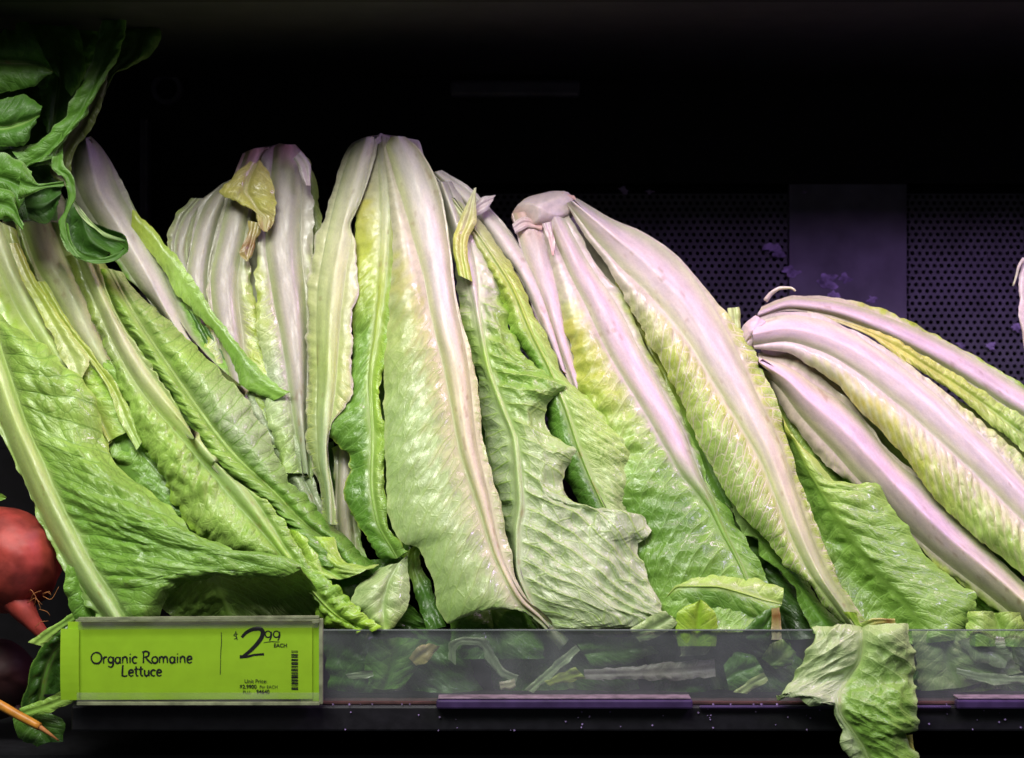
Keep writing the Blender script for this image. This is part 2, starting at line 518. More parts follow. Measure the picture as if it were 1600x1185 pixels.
        p = shell(P3[:, a:b + 1], Pb[:, a:b + 1], N3[:, a:b + 1], col[:, a:b + 1], st[:, a:b + 1])
        F = p[1][:, ::-1] if flip > 0 else p[1]
        mr = mesh_np('midrib', p[0], F, p[2], p[3], p[4])
        rb = bpy.data.objects.new('midrib', mr); mr.materials.append(ribmat); COL.objects.link(rb); rb.parent = ob
    else:
        p = shell(P3, Pb, N3, col, st)
        F = p[1][:, ::-1] if flip > 0 else p[1]
        me = mesh_np(name, p[0], F, p[2], p[3], p[4])
        ob = bpy.data.objects.new(name, me); me.materials.append(mat); COL.objects.link(ob)
        if parent is not None: ob.parent = parent
    return ob


def tube_np(pts, rad, n=10, noise=0.0, seed=1, flat=1.0, stripes=0):
    """closed tapered tube along world points; returns V, quads"""
    pts = np.asarray(pts, float); rad = np.asarray(rad, float)
    m = len(pts)
    tan = np.gradient(pts, axis=0); tan /= np.linalg.norm(tan, axis=1, keepdims=True) + 1e-12
    ref = np.array([0.0, 1.0, 0.0])
    a = np.cross(tan, ref); ln = np.linalg.norm(a, axis=1, keepdims=True)
    a = np.where(ln < 1e-3, np.array([1.0, 0, 0]), a / (ln + 1e-12)); b = np.cross(tan, a)
    th = np.linspace(0, 2 * np.pi, n, endpoint=False)
    r = rad[:, None] * np.ones((1, n))
    if noise:
        TT, II = np.meshgrid(th, np.arange(m))
        r = r * (1 + noise * 2 * vnoise(np.cos(TT) * 2 + 9 + II * 0.25, np.sin(TT) * 2 + II * 0.25, seed))
    if stripes:
        r = r * (1 + 0.08 * np.cos(th * stripes)[None])
    V = pts[:, None] + r[:, :, None] * (np.cos(th)[None, :, None] * a[:, None] + flat * np.sin(th)[None, :, None] * b[:, None])
    idx = np.arange(m * n).reshape(m, n)
    nx = np.roll(idx, -1, 1)
    F = np.stack([idx[:-1], nx[:-1], nx[1:], idx[1:]], -1).reshape(-1, 4)
    return V.reshape(-1, 3), F, m, n


def tube(name, pts, rad, mat, parent=None, n=10, noise=0.0, seed=1, flat=1.0, stripes=0, colstops=None):
    V, F, m, n = tube_np(pts, rad, n, noise, seed, flat, stripes)
    off = np.array(parent.location) if parent is not None and parent.parent is None else np.zeros(3)
    V = np.concatenate([V, [np.asarray(pts[0])], [np.asarray(pts[-1])]])
    caps = []
    for k in range(n):
        caps.append((m * n, (k + 1) % n, k)); caps.append((m * n + 1, (m - 1) * n + k, (m - 1) * n + (k + 1) % n))
    me = mesh_py(name, V - off, [tuple(f) for f in F.tolist()] + caps, True)
    if colstops is not None:
        tt = np.concatenate([np.repeat(np.linspace(0, 1, m), n), [0, 1]])
        c = ramp(colstops, tt) * (1 + 0.3 * fbm(V[:, 0] * 120, V[:, 2] * 120 + V[:, 1] * 90, seed, 3))[:, None]
        a = me.attributes.new('col', 'FLOAT_COLOR', 'POINT')
        a.data.foreach_set('color', np.concatenate([c, np.ones((len(c), 1))], 1).astype(np.float32).ravel())
        a = me.attributes.new('st', 'FLOAT_VECTOR', 'POINT')
        a.data.foreach_set('vector', np.stack([V[:, 0] * 1000, V[:, 2] * 1000, V[:, 0] * 0], -1).astype(np.float32).ravel())
    ob = bpy.data.objects.new(name, me); me.materials.append(mat); COL.objects.link(ob)
    if parent is not None: ob.parent = parent
    return ob


def curve_pts(px, n=12):
    """px: (x, y, depth_mm) list -> smooth world points"""
    px = np.asarray(px, float)
    ch = np.concatenate([[0], np.cumsum(np.hypot(*np.diff(px[:, :2], axis=0).T) + 1e-6)]); ch /= ch[-1]
    t = np.linspace(0, 1, n)
    return pt(pchip(ch, px[:, 0], t), pchip(ch, px[:, 1], t), pchip(ch, px[:, 2], t))


def blob(name, c, rx, ry, rz, mat, parent, seed=3, amp=0.12, tilt=0.0, cfun=None, n=40, cuts=()):
    """lumpy closed solid; c = (x, y, depth)"""
    th = np.linspace(0, 2 * np.pi, n, endpoint=False); ph = np.linspace(0.02, np.pi - 0.02, n // 2)
    PH, TH = np.meshgrid(ph, th, indexing='ij')
    X = np.sin(PH) * np.cos(TH); Z = np.sin(PH) * np.sin(TH); Y = np.cos(PH)
    r = 1 + amp * 2 * fbm(X * 1.6 + 5, Z * 1.6 + Y * 1.3, seed, 3)
    XX, ZZ, YY = X * r, Z * r, Y * r
    for (nx_, nz_, ny_, kk) in cuts:                                # flat knife facets
        ln = math.sqrt(nx_**2 + nz_**2 + ny_**2)
        e = np.maximum((XX * nx_ + ZZ * nz_ + YY * ny_) / ln - kk, 0) * 0.93
        XX, ZZ, YY = XX - e * nx_ / ln, ZZ - e * nz_ / ln, YY - e * ny_ / ln
    x, z = XX * rx, ZZ * ry
    ca, sa = math.cos(tilt), math.sin(tilt)
    x, z = x * ca - z * sa, x * sa + z * ca
    V = pt(c[0] + x, c[1] - z, c[2] + YY * rz).reshape(-1, 3)
    m = len(ph)
    idx = np.arange(m * n).reshape(m, n); nx = np.roll(idx, -1, 1)
    F = np.stack([idx[:-1], nx[:-1], nx[1:], idx[1:]], -1).reshape(-1, 4).tolist()
    F += [tuple(range(n))[::-1], tuple(range((m - 1) * n, m * n))]
    off = np.array(parent.location) if parent is not None else np.zeros(3)
    me = mesh_py(name, V - off, F, True)
    if cfun is not None:
        c_ = cfun(X.ravel(), Z.ravel(), Y.ravel())
        a = me.attributes.new('col', 'FLOAT_COLOR', 'POINT')
        a.data.foreach_set('color', np.concatenate([c_, np.ones((len(c_), 1))], 1).astype(np.float32).ravel())
        a = me.attributes.new('st', 'FLOAT_VECTOR', 'POINT')
        a.data.foreach_set('vector', np.stack([V[:, 0] * 1000, V[:, 2] * 1000, V[:, 0] * 0], -1).astype(np.float32).ravel())
    ob = bpy.data.objects.new(name, me); me.materials.append(mat); COL.objects.link(ob)
    if parent is not None: ob.parent = parent
    return ob


def box(name, x0, x1, y0, y1, z0, z1, mat, parent=None, bevel=0.0):
    V = [(x, y, z) for x in (x0, x1) for y in (y0, y1) for z in (z0, z1)]
    F = [(0, 1, 3, 2), (4, 6, 7, 5), (0, 4, 5, 1), (2, 3, 7, 6), (0, 2, 6, 4), (1, 5, 7, 3)]
    if parent is not None:
        V = [tuple(a - b for a, b in zip(v, parent.location)) for v in V]
    me = mesh_py(name, V, F)
    ob = bpy.data.objects.new(name, me); me.materials.append(mat); COL.objects.link(ob)
    if parent is not None: ob.parent = parent
    if bevel:
        b = ob.modifiers.new('bevel', 'BEVEL'); b.width = bevel; b.segments = 2
    return ob


def structure(o):
    o['kind'] = 'structure'
    return o


def X(px, d=0): return (px - 800) * S * (D + d) / D
def Z(py, d=0): return (592.5 - py) * S * (D + d) / D

# ------------------------------------------------------------------ the case: shelf, back wall, shelf above
M_BLACK = mat_plain('black_plastic', (0.012, 0.012, 0.014), 0.45, noise=0.35, nscale=140, bump=0.25)
M_DARK = mat_plain('dark_metal', (0.016, 0.014, 0.018), 0.55, noise=0.4, nscale=60)
M_SHEET = mat_plain('black_sheet', (0.007, 0.006, 0.008), 0.6, spec=0.25, noise=0.4, nscale=60)
M_PANEL = mat_plain('painted_panel', (0.09, 0.078, 0.11), 0.42, noise=0.3, nscale=45, bump=0.15)
M_PLATE = mat_plain('plate_metal', (0.13, 0.11, 0.16), 0.34, noise=0.45, nscale=22, bump=0.15)
M_RUST = mat_plain('stained_ledge', (0.075, 0.035, 0.028), 0.6, noise=0.5, nscale=90, bump=0.3)
M_VIOLET = mat_plain('glossy_violet_strip', (0.055, 0.035, 0.095), 0.28, noise=0.25, nscale=120)
M_STRIPTOP = mat_plain('worn_strip_top', (0.19, 0.15, 0.16), 0.45, noise=0.45, nscale=160, bump=0.3)
M_DUST = mat_plain('dried_smear', (0.30, 0.22, 0.42), 0.8, noise=0.6, nscale=150)

zf = Z(1103); zb = Z(1143)
shelf = box('shelf', X(115), 1.2, -0.006, 0.300, Z(1140), Z(1100), M_BLACK, None, 0.0015)
structure(shelf)
deck = box('shelf_deck', X(60), 1.2, 0.012, 0.300, Z(1096) + 0.0005, Z(1092), M_SHEET, None)
structure(deck)
ledge = box('ledge_recess', X(505), 1.2, -0.003, 0.0105, Z(1100) + 0.0005, Z(1096), M_RUST, shelf)
for i, (a, b) in enumerate(((683, 1079), (1486, 1760))):
    st_ = box('edge_strip', X(a), X(b), -0.0125, -0.0065, Z(1102), Z(1088), M_VIOLET, shelf, 0.0012)
    tp = box('strip_top', X(a) + 0.001, X(b) - 0.001, -0.0115, -0.0005, Z(1088) + 0.0004, Z(1085), M_STRIPTOP, st_, 0.0006)
lip = box('shelf_lip', X(1090), X(1480), -0.0095, -0.0065, Z(1103), Z(1098.5), M_VIOLET, shelf, 0.0008)
# grit and drips left on the shelf front
rng = random.Random(5)
V, F = [], []
for k in range(90):
    x = X(rng.uniform(520, 1590)); z = rng.choice([Z(1098.5) + 0.0006, Z(rng.uniform(1104, 1138))]); s = rng.uniform(0.0002, 0.0007)
    y = -0.0066 - s * 0.4
    n = len(V)
    V += [(x - s, y, z), (x, y - s, z - s), (x + s * 1.3, y, z), (x, y - s * .5, z + s), (x, y + s, z)]
    F += [(n, n + 1, n + 3), (n + 1, n + 2, n + 3), (n, n + 4, n + 1), (n + 4, n + 2, n + 1), (n, n + 3, n + 4), (n + 3, n + 2, n + 4)]
g = link('grit', mesh_py('grit', V, F), M_DUST); g['kind'] = 'stuff'; g['label'] = 'pale specks of grit along the black shelf front'

# lower front of the case and floor of the case in the dark
low = structure(box('case_base', -1.0, 1.5, 0.05, 0.34, Z(1420), Z(1180, 0.05), M_BLACK))

# back wall: upper dark sheet, rail, perforated panel with a plain plate
BD = 0.300
yb = 0.300
back = structure(box('back_wall', -1.0, 1.5, yb + 0.022, yb + 0.034, Z(1250, BD), Z(-120, BD), M_SHEET))
up = box('upper_sheet', -1.0, 1.5, yb - 0.004, yb + 0.021, Z(288, BD), Z(-100, BD), M_SHEET, back, 0.001)
pitch = 11.4 * S * 1.3
rowh = pitch * 0.86


def perforated(name, x0, x1, z0, z1, parent):
    nc = int((x1 - x0) / pitch) + 1; nr = int((z1 - z0) / rowh) + 1
    V, F = [], []
    r = pitch * 0.30
    hx, hz = pitch / 2, rowh / 2
    corner = [(hx, 0), (hx, hz), (0, hz), (-hx, hz), (-hx, 0), (-hx, -hz), (0, -hz), (hx, -hz)]
    for j in range(nr):
        for i in range(nc):
            cx = x0 + (i + 0.5 * (j % 2)) * pitch; cz = z0 + j * rowh
            n = len(V)
            for k in range(8):
                a = k * math.pi / 4
                V.append((cx + corner[k][0], yb, cz + corner[k][1]))
                V.append((cx + r * math.cos(a), yb, cz + r * math.sin(a)))
                V.append((cx + r * math.cos(a), yb + 0.0016, cz + r * math.sin(a)))
            for k in range(8):
                a, b = n + 3 * k, n + 3 * ((k + 1) % 8)
                F.append((a, b, b + 1, a + 1)); F.append((a + 1, b + 1, b + 2, a + 2))
    me = mesh_py(name, V, F)
    ob = link(name, me, M_PANEL, parent)
    return ob


zt = Z(289, BD); zl = Z(1060, BD)
p1 = perforated('perforated_panel', X(560, BD), X(1234, BD), Z(700, BD), zt - rowh, back)
p2 = perforated('perforated_panel', X(1420, BD), 1.5, Z(700, BD), zt - rowh, back)
plate = box('plain_plate', X(1232, BD), X(1416, BD), yb - 0.0022, yb + 0.003, Z(700, BD), zt + 0.0005, M_PLATE, back, 0.0006)
lowsheet = box('lower_sheet', -1.0, 1.5, yb - 0.001, yb + 0.006, Z(1200, BD), Z(701, BD), M_SHEET, back)
leftsheet = box('left_sheet', -1.0, X(558, BD), yb - 0.001, yb + 0.006, Z(700, BD), zt - 0.001, M_SHEET, back)


def smear(cx, cy, r, seed, parent, name='smear'):
    """dried splash on the panel: ragged flat flake, raised in the middle"""
    n = 22
    V = [(X(cx, BD), yb - 0.0036, Z(cy, BD))]
    for k in range(n):
        a = k * 2 * math.pi / n
        rr = r * (0.35 + 1.1 * (0.5 + float(fbm(np.array([math.cos(a) * 1.7 + seed]), np.array([math.sin(a) * 1.7]), seed, 3)[0])))
        V.append((X(cx + rr * math.cos(a) * 1.4, BD), yb - 0.0026, Z(cy + rr * math.sin(a), BD)))
    F = [(0, 1 + (k + 1) % n, 1 + k) for k in range(n)]
    o = link(name, mesh_py(name, V, F, True), M_DUST, parent)
    return o


for i, (cx, cy, r) in enumerate(((1206, 388, 9), (1232, 424, 10), (1240, 428, 6), (1290, 440, 11), (1300, 462, 7), (1318, 437, 8),
                                 (1216, 395, 7), (1256, 302, 2.5), (1360, 467, 6), (975, 299, 7), (1015, 300, 5), (1588, 512, 6), (1546, 541, 6), (1500, 540, 5))):
    smear(cx, cy, r, i + 3, back)

# handle bar and bracket ring low in the dark of the upper sheet
hb = box('handle_bar', X(705, BD), X(905, BD), yb - 0.022, yb - 0.012, Z(158, BD), Z(132, BD), M_PANEL, back, 0.003)
V, F = [], []
for k in range(20):
    a = k * 2 * math.pi / 20
    for rr, yy in ((0.0125, yb - 0.004), (0.0125, yb - 0.010), (0.0088, yb - 0.010), (0.0088, yb - 0.004)):
        V.append((X(264, BD) + rr * math.cos(a), yy, Z(142, BD) + rr * math.sin(a)))
    for q in range(4):
        F.append((k * 4 + q, k * 4 + (q + 1) % 4, ((k + 1) % 20) * 4 + (q + 1) % 4, ((k + 1) % 20) * 4 + q))
link('bracket_ring', mesh_py('bracket_ring', V, F), M_PANEL, back)
post = box('wall_post', X(225, BD), X(238, BD), yb - 0.016, yb - 0.002, Z(700, BD), Z(190, BD), M_PANEL, back, 0.002)

# shelf above: its front lip closes the view at the top and shades the back of the case
upper = structure(box('upper_shelf', -0.85, 1.5, 0.020, 0.31, Z(-16), Z(-46), M_DARK))
ulip = box('upper_shelf_lip', -0.85, 1.5, 0.016, 0.028, Z(-3, 0.016), Z(-16) - 0.0005, M_SHEET, upper, 0.002)
side = structure(box('case_side', -0.86, -0.85, -0.02, 0.32, Z(1400), Z(-46), M_SHEET))

# clear upright guard along the shelf front
mg = bpy.data.materials.new('clear_acrylic'); mg.use_nodes = True
nt = mg.node_tree
for n in list(nt.nodes):
    if n.type == 'BSDF_PRINCIPLED': nt.nodes.remove(n)
out = nt.nodes['Material Output']
tr = nt.nodes.new('ShaderNodeBsdfTransparent'); tr.inputs[0].default_value = (0.90, 0.93, 0.91, 1)
gl = nt.nodes.new('ShaderNodeBsdfGlossy'); gl.inputs['Roughness'].default_value = 0.08
df = nt.nodes.new('ShaderNodeBsdfDiffuse'); df.inputs[0].default_value = (0.55, 0.6, 0.58, 1)
fr = nt.nodes.new('ShaderNodeFresnel'); fr.inputs[0].default_value = 1.49
m1 = nt.nodes.new('ShaderNodeMixShader'); m2 = nt.nodes.new('ShaderNodeMixShader')
tc = nt.nodes.new('ShaderNodeTexCoord'); nz = nt.nodes.new('ShaderNodeTexNoise'); nz.inputs['Scale'].default_value = 30; nz.inputs['Detail'].default_value = 8
mp = nt.nodes.new('ShaderNodeMapRange'); mp.inputs['From Min'].default_value = 0.35; mp.inputs['From Max'].default_value = 0.75; mp.inputs['To Min'].default_value = 0.07; mp.inputs['To Max'].default_value = 0.15
nt.links.new(tc.outputs['Object'], nz.inputs['Vector']); nt.links.new(nz.outputs['Fac'], mp.inputs['Value']); nt.links.new(mp.outputs[0], m1.inputs[0])
nt.links.new(tr.outputs[0], m1.inputs[1]); nt.links.new(df.outputs[0], m1.inputs[2])
geo = nt.nodes.new('ShaderNodeNewGeometry'); sb = nt.nodes.new('ShaderNodeMath'); sb.operation = 'SUBTRACT'; sb.inputs[0].default_value = 1; nt.links.new(geo.outputs['Backfacing'], sb.inputs[1]); ml = nt.nodes.new('ShaderNodeMath'); ml.operation = 'MULTIPLY'; nt.links.new(fr.outputs[0], ml.inputs[0]); nt.links.new(sb.outputs[0], ml.inputs[1])
nt.links.new(ml.outputs[0], m2.inputs[0]); nt.links.new(m1.outputs[0], m2.inputs[1]); nt.links.new(gl.outputs[0], m2.inputs[2])
nt.links.new(m2.outputs[0], out.inputs[0])
M_EDGE = mat_plain('acrylic_edge', (0.20, 0.24, 0.21), 0.25)
guard = empty('clear_guard', (X(1100), 0.0, Z(1096)), 'low clear plastic guard standing along the shelf front, right of the price tag', 'guard')
box('pane', X(497), 1.2, 0.0000, 0.0018, Z(1095), Z(986), mg, guard)
box('top_edge', X(497), 1.2, -0.0001, 0.0019, Z(986) + 0.0001, Z(984.2), M_EDGE, guard)

# ------------------------------------------------------------------ romaine heads
GR = 'romaine heads piled on the shelf'


def head(x, y, dd, label):
    return empty('romaine_lettuce', tuple(P(x, y, dd)), label, 'lettuce', GR)


def core(par, pts, rad, stops):
    """tight inner heart behind the outer leaves"""
    tube('heart', curve_pts([(x, y, float(base_depth(y)) + o) for x, y, o in pts], 24),
         np.interp(np.linspace(0, 1, 24), np.linspace(0, 1, len(rad)), rad) * S, M_BLADE, par, 22, 0.10, SEED[0], 0.62, 7, stops)


# ---- head at the left
A = head(60, 250, 150, 'leftmost and greenest romaine head, wide leaves spilling down behind the price tag')
core(A, [(40, 300, 34), (110, 480, 36), (220, 680, 36), (330, 880, 34)], [50, 95, 115, 100], [(0, 'cream'), (.3, 'yg'), (.6, 'green'), (1, 'deep')])
# broad leaf with its rib along the left side
leaf(A, [(-62, 480), (-12, 640), (28, 735), (72, 832), (113, 908), (160, 972)],
     [(-45, 470), (10, 625), (52, 728), (97, 826), (137, 900), (186, 975)],
     [(-30, 470, 4), (0, 497, 0), (45, 522, -4), (90, 565, -4), (132, 606, -2), (158, 655, 4), (164, 702, 8), (205, 742, 2), (258, 788, -6), (310, 842, -14), (390, 866, -18), (472, 886, -18, .74), (440, 899, -17), (385, 899, -16), (330, 896, -12, .87), (288, 912, -8), (262, 940, -4, .94), (236, 985, 2)],
     rib=[26, 24, 24, 24, 23, 20], o=-14, ol=6, om=-2, orr=0, bl=1, br=9, ribh=5, blade=[(0, 'light'), (.3, 'light'), (.6, 'green'), (1, 'green')], ribc=[(0, 'pale'), (.5, 'pale'), (1, 'soft')],
     fe=5, pk=1.9, pk0=-0.3, sp=11, ang=0.05, sign=1, wr=1.6, ruff=3, va=0.22, vcol='mid')
leaf(A, [(225, 935), (270, 965), (290, 1000)], [(330, 893), (350, 940), (370, 1000)], [(468, 888), (496, 926, 12), (520, 1000, 20)], o=-12, om=0, bl=-3, br=-4,
     depth=lambda y: 4 + (np.asarray(y, float) - 885) * 0.22, blade=[(0, 'light'), (1, 'green')], fe=0, pk=1.4, pk0=-1, sp=9, wr=2.0, ruff=1.5, rag=2)
# leaf with the pale stalk at the far left top, its edge folded over
leaf(A, [(-70, 330), (-50, 420), (-30, 520), (40, 620), (110, 690), (170, 740)], [(-12, 340), (8, 400), (32, 455), (68, 520), (112, 590), (170, 690)],
     [(25, 360), (42, 425), (75, 480), (118, 540), (165, 592), (212, 668)], rib=[20, 20, 18, 14, 9, 5], o=2, orr=2, bl=4, br=5, ribh=4,
     blade=[(0, 'yg'), (.5, 'lime'), (1, 'light')], ribc=[(0, 'cream'), (.5, 'pale'), (1, 'yg')], fe=8, pk=0.9, pk0=.5, wr=1.3)
leaf(A, [(14, 380), (32, 430), (58, 480), (84, 530), (106, 576), (124, 594)], None, [(30, 380), (50, 425), (84, 480), (116, 530), (138, 568), (126, 594)],
     o=-7, bl=0, br=4, blade=[(0, 'ylw'), (.4, 'yg'), (1, 'pale')], fe=0, pk=0.2, wr=0.5, ruff=0.8, rag=2)
# second pale stalk leaf
leaf(A, [(22, 350), (48, 430), (92, 505), (142, 570), (190, 640), (222, 690)], [(56, 345), (80, 410), (112, 470), (142, 530), (170, 580), (215, 680)],
     [(110, 350), (130, 410), (150, 455), (178, 520), (188, 565), (225, 660)], rib=[27, 27, 22, 17, 10, 5], o=10, bl=5, br=6, ribh=5,
     blade=[(0, 'lime'), (.5, 'yg'), (1, 'light')], ribc=[(0, 'pale'), (.5, 'cream'), (.8, 'pale'), (1, 'pale')], fe=9, pk=1.0, pk0=.4, wr=1.2, ang=.5)
leaf(A, [(50, 440), (98, 515), (130, 552), (172, 612), (186, 655), (214, 704)], None, [(72, 440), (112, 508), (150, 560), (192, 618), (210, 658), (222, 690)],
     o=-2, bl=2, br=4, blade=[(0, 'yg'), (.5, 'yg'), (1, 'light')], fe=0, pk=0.6, pk0=.3, sp=6, wr=1.2, ruff=1.5, rag=1.5, edge='pale')
leaf(A, [(140, 570), (150, 640), (165, 690), (200, 740), (250, 790), (330, 850)], [(155, 560), (180, 640), (210, 690), (250, 740), (300, 790), (380, 865)],
     [(190, 570), (215, 640), (245, 690), (290, 740), (335, 790), (430, 872)], o=8, bl=3, br=3, blade=[(0, 'light'), (.5, 'green'), (1, 'mid')], fe=0, pk=1.6, pk0=-.2, sp=10, wr=2.2)
# long middle leaf, tip curling forward over the guard
leaf(A, [(105, 400), (135, 480), (172, 560), (190, 620), (208, 665), (240, 720), (275, 782), (315, 838), (370, 866), (440, 885), (470, 915), (508, 968), (545, 985)],
     [(128, 395), (165, 480), (203, 555), (246, 618), (290, 668), (332, 718), (378, 775), (420, 830), (455, 880), (488, 925), (530, 965), (575, 988)],
     [(148, 400), (182, 490), (215, 542), (263, 612), (326, 714), (370, 752), (412, 778), (452, 828), (484, 880), (514, 909), (546, 940), (592, 984)],
     rib=[12, 13, 15, 17, 18, 18, 17, 13, 8, 5, 3, 2], o=-8, ol=10, orr=-2, bl=7, br=4, ribh=4.5,
     blade=[(0, 'yg'), (.25, 'light'), (.6, 'light'), (.85, 'green'), (1, 'lime')], ribc=[(0, 'pale'), (.2, 'cream'), (.4, 'pale'), (.55, 'soft'), (.72, 'light'), (1, 'lime')],
     fe=5, pk=2.7, pk0=.1, sp=8, wr=1.3, ang=.5, ruff=2.5, edge='lime', va=.2)
# leaf to its right, puckered, rolling over the shoulder
leaf(A, [(148, 420), (182, 492), (213, 540), (262, 612), (326, 716), (368, 752), (410, 785), (450, 830), (480, 880)],
     [(170, 420), (215, 500), (262, 570), (318, 650), (370, 715), (425, 765), (470, 812), (515, 850), (540, 890)],
     [(192, 425), (222, 468), (252, 490), (278, 514), (315, 552), (362, 598), (384, 630), (412, 672), (442, 732), (470, 772), (505, 811), (530, 836), (558, 858), (592, 886)],
     rib=[4, 3, 3, 3, 2, 2], o=0, ol=5, orr=10, bl=9, br=10, ribh=0.6,
     blade=[(0, 'lime'), (.15, 'light'), (.5, 'light'), (.8, 'green'), (1, 'mid')], ribc=[(0, 'pale'), (1, 'light')], side=[(0, 'pale'), (.3, 'light'), (.5, 'sage'), (.75, 'green'), (1, 'mid')],
     fe=2, pk=1.35, pk0=.0, sp=8.5, wr=1.0, ang=-.35, ruff=1.5, va=.34, vcol='green')
leaf(A, [(450, 826, 4), (458, 850), (470, 880), (500, 905)], [(488, 838), (500, 860), (512, 890), (535, 905)], [(524, 840, 4), (532, 866), (550, 884), (592, 888)],
     o=-6, bl=4, br=4, blade=[(0, 'lime'), (1, 'light')], fe=0, pk=1.0, pk0=-1, wr=1.5, ruff=2, rag=1.5, edge='pale')
# tip that shows its pale underside
leaf(A, [(592, 886), (562, 915), (548, 944), (573, 966), (590, 985)], [(622, 880), (605, 915), (598, 945), (600, 968), (603, 986)], [(636, 868), (638, 890), (637, 940), (628, 962), (612, 983)],
     o=-9, ol=6, orr=3, bl=5, br=4, blade=[(0, 'soft'), (.6, 'soft'), (1, 'light')], fe=0, pk=.7, pk0=-1, wr=1.6, ruff=1, rag=1.5, res=3)
leaf(A, [(628, 868), (642, 905), (652, 945), (668, 985)], None, [(672, 834), (655, 872), (676, 918), (697, 980)], o=8, bl=3, br=3, blade=[(0, 'lime'), (.3, 'light'), (.5, 'deep'), (1, 'deep')], fe=0, pk=.9, pk0=-1, wr=1.4, ruff=1, rag=1.5)
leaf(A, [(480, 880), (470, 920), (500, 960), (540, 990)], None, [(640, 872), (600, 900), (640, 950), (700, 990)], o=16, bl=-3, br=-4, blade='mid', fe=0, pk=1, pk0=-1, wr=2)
# bare white rib leaf at the right of the bunch, green blade folded beyond it
leaf(A, [(124, 222), (106, 256), (110, 300), (150, 362), (190, 425), (232, 470), (272, 520), (318, 575), (352, 606), (376, 622)], [(134, 216), (152, 292), (194, 366), (232, 432), (262, 490), (290, 535), (330, 578), (360, 604), (380, 620)],
     [(142, 213), (160, 232), (188, 280), (218, 340), (252, 400), (290, 460), (325, 520), (350, 560), (368, 590), (384, 618)],
     rib=[22, 34, 32, 30, 26, 22, 14, 8, 4], o=20, ol=3, om=-4, orr=5, bl=2, br=-4, ribh=6, blade=[(0, 'pale'), (.35, 'green'), (1, 'green')], ribc=[(0, 'white'), (.6, 'white'), (1, 'pale')], fe=3, pk=.8, pk0=.5, wr=1.2, bare=.25, striae=.4)
leaf(A, [(205, 360), (238, 398), (270, 448), (298, 482), (336, 522), (362, 562), (376, 600), (425, 628)], None,
     [(207, 327), (252, 372), (277, 402), (298, 436), (350, 508), (398, 568), (436, 605), (452, 614)],
     o=14, ol=4, bl=2, br=3, blade=[(0, 'yg'), (.3, 'light'), (.7, 'green'), (1, 'green')], fe=0, pk=.6, pk0=.2, wr=.8, ruff=1.4, rag=2.2)
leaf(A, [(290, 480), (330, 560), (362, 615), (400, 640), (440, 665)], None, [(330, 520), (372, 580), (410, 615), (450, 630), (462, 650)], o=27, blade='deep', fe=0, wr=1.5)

# ---- small head at the back
B = head(432, 235, 175, 'dull romaine head at the back with a wilted yellow leaf over its top')
core(B, [(430, 260, 60), (400, 400, 60), (400, 600, 54), (430, 800, 44)], [46, 85, 92, 70], [(0, 'shaded'), (.3, 'cream'), (.6, 'sage'), (1, 'green')])
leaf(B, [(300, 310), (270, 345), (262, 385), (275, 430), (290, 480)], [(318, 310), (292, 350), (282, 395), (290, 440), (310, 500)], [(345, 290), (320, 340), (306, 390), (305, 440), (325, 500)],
     o=42, rib=[8, 12, 12, 10], ribh=2, blade='pale', ribc='shaded', fe=9, pk=.3, wr=.8)
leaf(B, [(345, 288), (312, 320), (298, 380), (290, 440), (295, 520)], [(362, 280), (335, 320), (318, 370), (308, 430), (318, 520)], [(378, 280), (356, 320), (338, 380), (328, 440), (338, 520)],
     o=32, rib=[14, 18, 18, 16], ribh=4, bl=1, br=1, blade=[(0, 'shaded'), (1, 'pale')], ribc='shaded', fe=12, pk=.2, wr=.5)
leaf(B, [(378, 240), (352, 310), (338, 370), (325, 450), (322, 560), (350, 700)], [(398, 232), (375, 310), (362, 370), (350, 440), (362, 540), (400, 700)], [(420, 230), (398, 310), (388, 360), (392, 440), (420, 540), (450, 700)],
     o=24, rib=[16, 22, 24, 22, 14, 7], ribh=5, bl=3, br=3, blade=[(0, 'shaded'), (.35, 'pale'), (.6, 'yg'), (1, 'light')], ribc=[(0, 'rose'), (.12, 'shaded'), (1, 'shaded')], fe=7, pk=.9, pk0=.5, wr=1, bare=.3)
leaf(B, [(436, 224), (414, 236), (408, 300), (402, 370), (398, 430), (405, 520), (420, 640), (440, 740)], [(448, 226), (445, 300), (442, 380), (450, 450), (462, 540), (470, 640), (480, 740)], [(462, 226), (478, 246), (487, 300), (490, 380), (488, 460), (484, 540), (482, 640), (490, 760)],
     o=20, rib=[22, 30, 32, 28, 20, 14, 9], ribh=6, bl=3, br=3, blade=[(0, 'shaded'), (.3, 'cream'), (.45, 'yg'), (.7, 'sage'), (1, 'light')], ribc=[(0, 'rose'), (.08, 'shaded'), (.7, 'shaded'), (1, 'grey')], fe=8, pk=.9, pk0=.45, wr=1, bare=.24)
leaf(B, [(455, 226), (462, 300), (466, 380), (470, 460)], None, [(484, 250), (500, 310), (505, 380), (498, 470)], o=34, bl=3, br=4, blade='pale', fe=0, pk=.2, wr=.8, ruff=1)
blob('stem_base', (436, 246, 182), 44, 22, 14, M_RIB, B, 8, .08, 0.0, cuts=((.6, .6, -.5, .6), (-.2, .9, -.3, .7)), cfun=lambda x, z, y: np.clip(np.array(PIG['pink'])[None] * (0.9 + .3 * x[:, None] * 0) * (1 - sstep(.2, .9, x + z * .3)[:, None] * .4) + np.array(PIG['rose'])[None] * sstep(.3, .9, x)[:, None] * .4, 0, 1))
